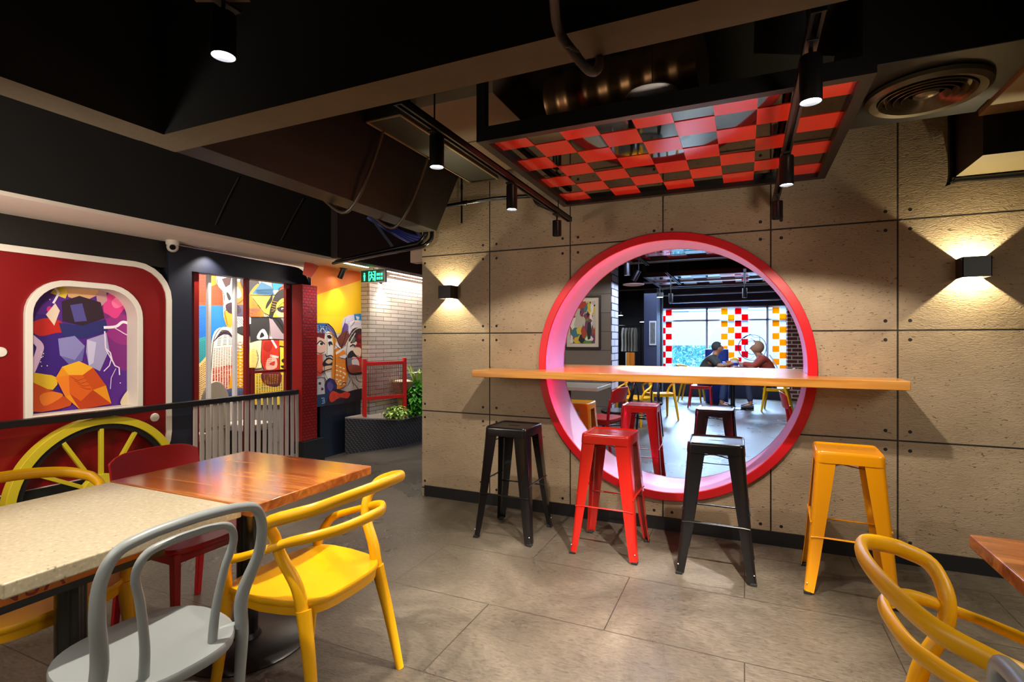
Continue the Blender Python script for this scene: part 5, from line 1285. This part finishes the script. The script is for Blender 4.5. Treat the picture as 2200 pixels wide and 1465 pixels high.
obj('print', pm, None, t)
# table and chairs seen through the opening
make_table('pale tabletop at the left edge inside the round opening, under the framed picture', -2.75, -1.72, 6.55, 7.3, M['stone'], .05, 'cafe_table')
dup(rc, (-1.57, 6.12, 0), 78, 'red chair beside the pale table seen below the counter through the opening', 'red solid-backed chairs')
bk = make_hoop_chair('black bentwood-style chair behind the red chair, seen below the counter through the opening', (-1.50, 6.72, 0), 100, 'black bentwood-style chairs', M['gloss_black'])
dup(bk, (-1.30, 7.75, 0), 200, 'black bentwood-style chair below the counter, near the yellow chair legs in the far room', 'black bentwood-style chairs')
dup(lc, (-1.62, 8.55, 0), 160, 'yellow loop-backed armchair left of the black chairs in the far room', GY)
dup(lc, (-1.36, 9.4, 0), 30, 'yellow armchair whose legs show past the black chair in the far room', GY)
# clothes rail
t = thing('clothes_rack', 'clothes rail with a row of grey-beige garments in the dark recess of the far room', 'clothes rack', (0, 10.7, 0))
xa, xb = dp(1334, 10.7), dp(1372, 10.7)
obj('rail', MB().tube([(xa-.05, 0, 1.66), (xb+.05, 0, 1.66)], .012, 8), M['black_metal'], t)
for x in (xa-.05, xb+.05): obj('upright', MB().tube([(x, 0, 0), (x, 0, 1.68)], .014, 8), M['black_metal'], t)
for k, (px, c_) in enumerate(((1339, (190, 184, 170)), (1346, (150, 142, 126)), (1353, (104, 98, 88)), (1359, (140, 130, 112)), (1365, (124, 116, 100)))):
    x = dp(px, 10.7); m = MB(); pr = [(.012, 1.62), (.025, 1.60), (.035, 1.5), (.03, 1.3), (.036, 1.14)]
    m.mats = []; vs = []; n_ = 12
    for r_, z in pr:
        for j in range(n_): a_ = 2*PI*j/n_; vs.append((x+r_*math.cos(a_)*(1+.15*math.cos(3*a_)), r_*5*math.sin(a_), z))
    m.add(vs, [(i*n_+j, i*n_+(j+1) % n_, (i+1)*n_+(j+1) % n_, (i+1)*n_+j) for i in range(4) for j in range(n_)]+[tuple(range(n_-1, -1, -1)), tuple(4*n_+j for j in range(n_))])
    g_ = obj('garment', m, mat('cloth_%d' % k, c_, .9)); tag(g_, ('leftmost palest', 'second pale grey', 'dark middle', 'brownish fourth', 'rightmost olive-brown')[k]+' garment on the clothes rail', 'garment', 'garments on the far clothes rail'); g_.location = (0, 10.7, 0)
for k, (p0, p1, c_) in enumerate(((1346, 1348, (230, 224, 214)), (1348.6, 1355, (236, 138, 30)), (1355.6, 1363, (226, 120, 20)))):
    xa, xb = dp(p0, 10.5), dp(p1, 10.5)
    m = MB().box(xa, xb, 10.4, 10.56, .86, 1.12); bo = obj('folder', m, mat('folder_%d' % k, c_, .5), bevel=.004); tag(bo, ('thin white', 'left orange', 'right orange')[k]+' upright folder on the dark cabinet in the far recess', 'folder', 'folders on the far cabinet')
t = thing('low_cabinet', 'dark low cabinet under the clothes rail in the far recess', 'cabinet', (-2.15, 10.5, 0)); obj('body', MB().box(-.35, .33, -.14, .1, 0, .84), mat('cab_grey', (58, 56, 58), .5), t); obj('top_board', MB().box(-.37, .35, -.16, .12, .84, .86), mat('cab_grey', (58, 56, 58), .5), t)
t = thing('framed_print', 'small pale-framed dark print on the navy pillar of the far room', 'picture', (0, 10.39, 0))
a = ony(1395, 690, 10.39); b_ = ony(1410, 742, 10.39); obj('frame', MB().box(a.x, b_.x, -.015, .008, b_.z, a.z), mat('print_frame', (190, 194, 204), .5), t); obj('print', MB().box(a.x+.02, b_.x-.02, -.018, -.015, b_.z+.03, a.z-.03), mat('print_dark', (96, 98, 100), .6, noise=.6, nscale=25), t)
# coloured checker strips stuck on the shop window
def sticker(name, rgb):
    if name in MATS: return MATS[name]
    m = D.materials.new(name); m.use_nodes = True; nt = m.node_tree; N, L = nt.nodes, nt.links; N.clear()
    o = N.new('ShaderNodeOutputMaterial'); t1 = N.new('ShaderNodeBsdfDiffuse'); t2 = N.new('ShaderNodeBsdfTranslucent'); mx = N.new('ShaderNodeMixShader'); mx.inputs[0].default_value = .3
    for q_ in (t1, t2): q_.inputs['Color'].default_value = (*srgb(rgb), 1)
    L.new(t1.outputs[0], mx.inputs[1]); L.new(t2.outputs[0], mx.inputs[2]); L.new(mx.outputs[0], o.inputs[0]); MATS[name] = m; return m
def decal(px0, px1, cols, c_, label, rows=12, ph=0):
    x0, x1 = dp(px0, YW), dp(px1, YW); w_ = (x1-x0)/cols; m = MB()
    for i in range(cols):
        for j in range(rows):
            if (i+j+ph) % 2 == 0: z = 2.13-w_*j; m.box(x0+i*w_+.002, x0+(i+1)*w_-.002, YW-.004, YW+.0, z-w_+.002, z-.002)
    o = obj('window_decal', m, sticker('decal_'+c_, {'red': (226, 16, 40), 'yellow': (246, 178, 10)}[c_])); tag(o, label, 'window decal')
    # the white squares between
    m = MB()
    for i in range(cols):
        for j in range(rows):
            if (i+j+ph) % 2 == 1: z = 2.13-w_*j; m.box(x0+i*w_+.002, x0+(i+1)*w_-.002, YW-.004, YW+.0, z-w_+.002, z-.002)
    obj('white_squares', m, sticker('decal_white', (232, 238, 246)), o)
decal(1417, 1443.5, 2, 'red', 'red and white checker strip at the left side of the shop window', 12, 1)
decal(1549, 1578, 2, 'yellow', 'yellow checker strip in the middle of the shop window, beside the red one', 12)
decal(1578.6, 1607.5, 2, 'red', 'red and white checker strip in the middle of the shop window, beside the yellow one', 12)
decal(1659, 1690, 2, 'yellow', 'yellow and white checker strip at the right side of the shop window', 12)
# line emblem on the glass
em = MB(); eb = mat('emblem_grey', (64, 86, 118), .5); c0 = ony(1616, 747, YW-.01)
for r_ in (.30, .16): em.tube([(c0.x+r_*math.cos(R(a_)), YW-.006, c0.z+r_*math.sin(R(a_))) for a_ in range(0, 360, 12)], .009, 5, closed=True)
ol = [(1598, 727), (1612, 718), (1620, 725), (1632, 725), (1633, 737), (1640, 748)]
em.tube([ony(p_[0], p_[1], YW-.006) for p_ in ol], .009, 5)
ol = [(1596, 758), (1602, 768), (1614, 771), (1622, 764), (1632, 764)]
em.tube([ony(p_[0], p_[1], YW-.006) for p_ in ol], .009, 5)
em.tube([ony(p_[0], p_[1], YW-.006) for p_ in ((1612, 727), (1626, 735), (1634, 748), (1628, 746), (1622, 732))], .007, 5)
tag(obj('window_emblem', em, eb), 'grey line emblem with two circles and angular petals on the shop window glass', 'emblem')
# far table
make_table('dark-topped table between the two seated people by the shop window', dp(1528, 11.35), dp(1622, 11.35), 11.05, 11.7, mat('far_table_top', (90, 34, 26), .3), .04, 'cafe_table', h=.82)
TZ = .82; Y0 = 11.3
ch = dup(lc, (dp(1486, 12.3), 12.35, 0), -95, 'yellow armchair behind the seated man at the far table', GY)
dup(lc, (dp(1668, 11.3), 11.3, 0), 82, 'yellow armchair carrying the person in the red jacket at the far table', GY)
dup(rc, (dp(1506, 11.3), 11.3, 0), -90, 'red chair carrying the man in the dark shirt at the far table', 'red solid-backed chairs')
dup(rc, (.64, 6.3, 0), -88, 'red chair at the right edge inside the round opening', 'red solid-backed chairs')
# things on the far table
def small(name, label, cat, mb, mt, loc):
    o = obj(name, mb, mt); o.location = loc; return tag(o, label, cat)
small('paper_cup', 'orange and yellow paper cup on the far table', 'cup', MB().lathe([(.001, 0), (.035, 0), (.045, .13), (.047, .135), (.04, .13), (.001, .12)], n=16), mat('cup_orange', (240, 130, 30), .5), (dp(1566, Y0), Y0, TZ))
t = thing('snack_bucket', 'white bucket with a yellow lid and red trim on the far table', 'bucket', (dp(1578, Y0), Y0, TZ)); obj('bucket', MB().lathe([(.001, 0), (.06, 0), (.08, .16), (.001, .16)], n=20), mat('bucket_white', (240, 238, 240), .5), t); obj('lid', MB().lathe([(.085, .16), (.085, .175), (.05, .20), (.001, .205)], n=20), mat('lid_yellow', (248, 190, 20), .5), t); obj('band', MB().lathe([(.066, .05), (.076, .05), (.08, .10), (.074, .10)], n=20), mat('band_blue', (30, 60, 150), .5), t)
t = thing('serving_tray', 'dark red serving tray near the person in the red jacket', 'tray', (dp(1598, Y0), Y0, TZ)); obj('tray', MB().box(-.17, .17, -.12, .12, 0, .02), mat('tray_red', (120, 20, 24), .4), t, bevel=.006); obj('handle', MB().tube([(.17, 0, .01), (.22, 0, .06)], .01, 6), mat('tray_red', (120, 20, 24), .4), t); obj('bowl', MB().lathe([(.001, 0), (.05, 0), (.08, .05), (.07, .05), (.001, .03)], (-.02, 0, .02), 16), mat('bowl_white', (230, 228, 226), .4), t)
t = thing('drinks_can', 'pale blue drink carton between the orange cup and the man', 'carton', (dp(1556, Y0), Y0-.1, TZ)); obj('body', MB().box(-.03, .03, -.03, .03, 0, .12), mat('carton_blue', (130, 160, 220), .5), t, bevel=.004)
t = thing('blue_backpack', 'blue patterned backpack standing behind the table in front of the window', 'bag', (dp(1540, 12.3), 12.3, 0)); obj('body', MB().pad(squircle(.24, .14, 4, 32), lambda x, y: 1.18, 1.16, rings=4, edge=.08), mat('pack_blue', (30, 60, 150), .6, noise=.5, nscale=12), t); obj('strap', MB().tube([(-.1, -.15, 1.0), (-.12, -.2, .8), (-.1, -.15, .6)], .015, 6, smooth=4), mat('strap_dark', (20, 30, 70), .6), t)

light('SPOT', (-2.1, 6.3, 2.6), 30, NEUT, aim=(-2.1, 8.2, 1.2), size=.05, spot=70, blend=.8, name='picture_fill_spot')  # unseen spot added to brighten the framed picture
# ---- the two seated people
def skin_body(name, nodes_, edges, mt, parent, sub=2, root=0):
    me = D.meshes.new(name); me.from_pydata([n_[0] for n_ in nodes_], edges, []); me.materials.append(mt)
    o = D.objects.new(name, me); COL.objects.link(o); o.parent = parent
    bm = bmesh.new(); bm.from_mesh(me); lay = bm.verts.layers.skin.verify(); bm.verts.ensure_lookup_table()
    for v, n_ in zip(bm.verts, nodes_):
        r_ = n_[1]; v[lay].radius = r_ if isinstance(r_, tuple) else (r_, r_)
    bm.verts[root][lay].use_root = True; bm.to_mesh(me); bm.free()
    o.modifiers.new('skin', 'SKIN'); s_ = o.modifiers.new('subd', 'SUBSURF'); s_.levels = sub; s_.render_levels = sub
    for md in o.modifiers:
        if md.type == 'SKIN': md.use_smooth_shade = True
    return o
class Sk:
    def __init__(s): s.n = []; s.e = []
    def v(s, p, r, prev=None):
        s.n.append((tuple(p), r)); i = len(s.n)-1
        if prev is not None: s.e.append((prev, i))
        return i
    def chain(s, prev, *items):
        for p, r in items: prev = s.v(p, r, prev)
        return prev
def hand(s, wr, at, d, side, curl=.5):
    """palm, four unequal fingers and a thumb; d = direction of the hand"""
    d = Vector(d).normalized(); up = Vector((0, 0, 1)); lat = d.cross(up).normalized(); at = Vector(at)
    palm = s.v(at+d*.045, .026, wr)
    for k, (o_, L_) in enumerate(((.030, .068), (.010, .078), (-.010, .073), (-.028, .056))):
        b0 = at+d*.075+lat*o_; k1 = s.v(b0, .0095, palm); k2 = s.v(b0+d*L_*.5+up*(-.018*curl), .0088, k1); s.v(b0+d*L_*.75+up*(-.05*curl), .008, k2)
    s.chain(palm, (at+d*.05+lat*.042*side+up*.004, .011), (at+d*.085+lat*.058*side, .0095))
def face(parent, hp, fwd, mt, hairmt):
    """small face features on a head centred at hp looking along fwd"""
    f = Vector(fwd).normalized(); l = f.cross(Vector((0, 0, 1))).normalized(); u = Vector((0, 0, 1)); hp = Vector(hp)
    for s_ in (1, -1):
        e_ = hp+f*.083+l*.031*s_+u*.012
        obj('eye', MB().sphere(e_, .0115, 10, 6), mat('eye_dark', (40, 30, 28), .3), parent)
    obj('mouth', MB().tube([hp+f*.088+l*.022-u*.052, hp+f*.093-u*.055, hp+f*.088-l*.022-u*.052], .0045, 6), mat('lip', (140, 70, 62), .5), parent)
def seated(label, x, y, face_dir, mt_shirt, mt_trs, mt_hair, sc, lean, hooded=False):
    """seated person looking along +x before mirroring by face_dir"""
    g = face_dir; t = thing('person', label, 'person', (x, y, 0))
    def X(a, b, c): return (g*a, b, c)
    s = Sk()
    pel = s.v(X(0, 0, .55), .125); wa = s.v(X(.05+lean*.3, 0, .70), .115, pel); ch_ = s.v(X(.10+lean*.7, 0, .88), .135, wa); up_ = s.v(X(.15+lean, 0, 1.0), .105, ch_)
    nk = s.v(X(.20+lean, 0, 1.09), .058, up_); chin = s.v(X(.245+lean, 0, 1.155), .07, nk); hd = s.v(X(.25+lean, 0, 1.225), .092, chin); s.v(X(.245+lean, 0, 1.285), .07, hd)
    HP = Vector(X(.25+lean, 0, 1.21))
    s.chain(hd, (HP+Vector((g*.098, 0, -.005)), .018), (HP+Vector((g*.116, 0, -.018)), .010))
    for sd in (1, -1):
        s.chain(hd, (HP+Vector((0, sd*.092, 0)), .017))
        sh = s.v(X(.15+lean, sd*.17, 1.0), .068, up_); el = s.v(X(.33+lean*.6, sd*.24, .84), .046, sh); wr = s.v(X(.57+lean*.4, sd*.12, .90), .030, el)
        hand(s, wr, X(.585+lean*.4, sd*.10, .905), X(.25, -.16*sd, .03), -sd*g, .7)
        hip = s.v(X(.06, sd*.11, .53), .095, pel); kn = s.v(X(.47, sd*.13, .53), .064, hip); an = s.v(X(.42, sd*.13, .09), .042, kn); s.chain(an, (X(.56, sd*.14, .045), .036))
    skin_body('body', s.n, s.e, M['skin'], t)
    s = Sk(); pel = s.v(X(0, 0, .58), .14); wa = s.v(X(.05+lean*.3, 0, .70), .135, pel); ch_ = s.v(X(.10+lean*.7, 0, .88), .155, wa); up_ = s.v(X(.15+lean, 0, 1.0), .122, ch_); s.v(X(.185+lean, 0, 1.065), .070, up_)
    for sd in (1, -1):
        sh = s.v(X(.15+lean, sd*.17, 1.0), .082, up_); el = s.v(X(.31+lean*.62, sd*.23, .855), .066, sh)
        if hooded: s.v(X(.54+lean*.4, sd*.13, .90), .045, el)
    skin_body('shirt' if not hooded else 'jacket', s.n, s.e, mt_shirt, t)
    s = Sk(); pel = s.v(X(0, 0, .55), .138)
    for sd in (1, -1):
        hip = s.v(X(.08, sd*.11, .54), .106, pel); kn = s.v(X(.47, sd*.13, .54), .076, hip); s.chain(kn, (X(.43, sd*.13, .14), .060))
    skin_body('trousers', s.n, s.e, mt_trs, t)
    for sd in (1, -1):
        obj('shoe', MB().tube([X(.37, sd*.135, .05), X(.46, sd*.14, .05), X(.60, sd*.145, .036)], [.045, .05, .036], 10, smooth=3, ry=[.048, .045, .03], up=(0, 0, 1)), mat('shoe_dark', (40, 36, 36), .5), t)
    hm_ = MB(); n_ = 18
    if not hooded:
        hm_.sphere(HP+Vector((-g*.022, 0, .028)), .104, 18, 12, sc=(1, .96, 1)); hh = obj('hair', hm_, mt_hair, t)
        # keep the hair behind the brow
        bm = bmesh.new(); bm.from_mesh(hh.data)
        bmesh.ops.delete(bm, geom=[v for v in bm.verts if g*(v.co.x-HP.x) > .058 and v.co.z < HP.z+.075 or v.co.z < HP.z-.05], context='VERTS'); bm.to_mesh(hh.data); bm.free()
    else:
        hm_.sphere(HP+Vector((-g*.03, 0, .02)), .122, 18, 12, sc=(1.0, .95, 1.05)); hh = obj('hood', hm_, mt_hair, t, label='tan hood')
        bm = bmesh.new(); bm.from_mesh(hh.data)
        bmesh.ops.delete(bm, geom=[v for v in bm.verts if g*(v.co.x-HP.x) > .050 and v.co.z < HP.z+.09], context='VERTS'); bm.to_mesh(hh.data); bm.free()
        obj('jacket_stripe', MB().tube([X(.02+lean, -.19, 1.09), X(-.04+lean*.7, -.18, .95), X(-.10+lean*.3, -.17, .75)], .012, 6, smooth=3), mat('stripe_white', (236, 230, 226), .6), t, label='white stripe')
    face(t, HP, X(1, 0, 0), None, None)
    return t
seated('man in a dark grey-green short-sleeved shirt leaning over the far table, facing right', dp(1503, 11.35), 11.35, 1, mat('shirt_dark', (64, 62, 56), .8), mat('jeans', (50, 66, 100), .8), mat('hair_grey', (62, 56, 54), .8), 1, .10)
seated('person in a tan hood and red jacket sitting at the right of the far table', dp(1664, 11.4), 11.4, -1, mat('jacket_red', (166, 62, 44), .8), mat('jeans2', (60, 66, 86), .8), mat('hood_tan', (170, 120, 88), .8), 1, .08, hooded=True)
# far room ceiling fittings
G3 = 'far room spotlights'
spotlight((dp(1347, 5.6), 5.6, ony(1347, 592, 5.6).z), 'upright spotlight at the upper left inside the round opening', length=.13, energy=120, ztrack=2.33, col=NEUT, aim=(0, 3.25, 0), spot=34, blend=.5)
spotlight((dp(1372, 6.0), 6.0, ony(1372, 606, 6.0).z), 'tilted spotlight beside the upright one at the upper left inside the opening', tilt=(0, 28), length=.13, energy=30, ztrack=2.30, col=NEUT)
spotlight((.12, 6.5, 2.16), 'upright spotlight at the top right inside the round opening, above the checkered panel edge', length=.13, energy=120, ztrack=2.33, col=NEUT, aim=(-1.0, 3.2, 0), spot=34, blend=.5)
spotlight((dp(1441, 8.0), 8.0, ony(1441, 650, 8.0).z), 'small lit spotlight hanging above the left end of the shop window', length=.13, energy=40, ztrack=2.30, col=NEUT)
spotlight((dp(1600, 7.8), 7.8, ony(1600, 640, 7.8).z), 'small spotlight in the far room under the pale checkered panel, right side', length=.13, energy=40, ztrack=2.30, col=NEUT)
track('light_track', .12, 6.0, 7.0, 2.34, 'short black light track at the top right inside the round opening')
track('light_track', dp(1347, 5.6), 5.2, 6.9, 2.34, 'short black light track at the upper left inside the round opening')
track('light_track', dp(1441, 8.0), 7.5, 9.2, 2.31, 'black light track in front of the shop window, left part of the far room')
track('light_track', dp(1600, 7.8), 7.5, 9.4, 2.31, 'black light track in front of the shop window, right part of the far room')
t = thing('ceiling_speaker', 'pale round ceiling disc seen through the upper left of the opening', 'speaker', (dp(1361, 6.6), 6.6, ony(1361, 612, 6.6).z)); obj('rim', MB().lathe([(.09, -.012), (.13, -.004), (.13, .008), (.001, .012)], n=32), mat('speaker_rim', (240, 230, 225), .5), t); obj('rod', MB().tube([(0, 0, .01), (0, 0, 2.95-ony(1361, 612, 6.6).z)], .003, 6), M['black_metal'], t)
for (px, py, y, lb) in ((1418, 639, 9.4, 'lit round downlight left above the shop window'), (1380, 692, 11.0, 'warm lit downlight in the dark recess beside the navy pillar'), (1333, 678, 10.9, 'small white downlight in the dark recess above the garments')):
    q = ony(px, py, y); t_ = thing('downlight', lb, 'downlight', tuple(q)); obj('can', MB().lathe([(.05, 0), (.056, .0), (.056, .08), (.001, .08)], n=20), M['black_metal'], t_); obj('lens', MB().lathe([(.001, -.001), (.05, -.001), (.05, .004), (.001, .004)], n=20), M['lens'], t_); obj('rod', MB().tube([(0, 0, .08), (0, 0, 2.95-q.z)], .004, 6), M['black_metal'], t_)
for k, (y, z) in enumerate(((9.2, 2.36), (11.2, 2.30), (12.6, 2.24))):
    t = thing('ceiling_conduit', ('nearest', 'middle', 'farthest')[k]+' grey-blue conduit crossing the far room ceiling', 'pipe', (-1.6, y, z)); obj('pipe', MB().tube([(0, 0, 0), (3.6, 0, .02)], .022, 8), mat('conduit_steel', (150, 160, 180), .4, metal=.4), t)
    for x in (.3, 3.2): obj('hanger', MB().tube([(x, 0, .02), (x, 0, 2.95-z)], .004, 6), M['black_metal'], t)
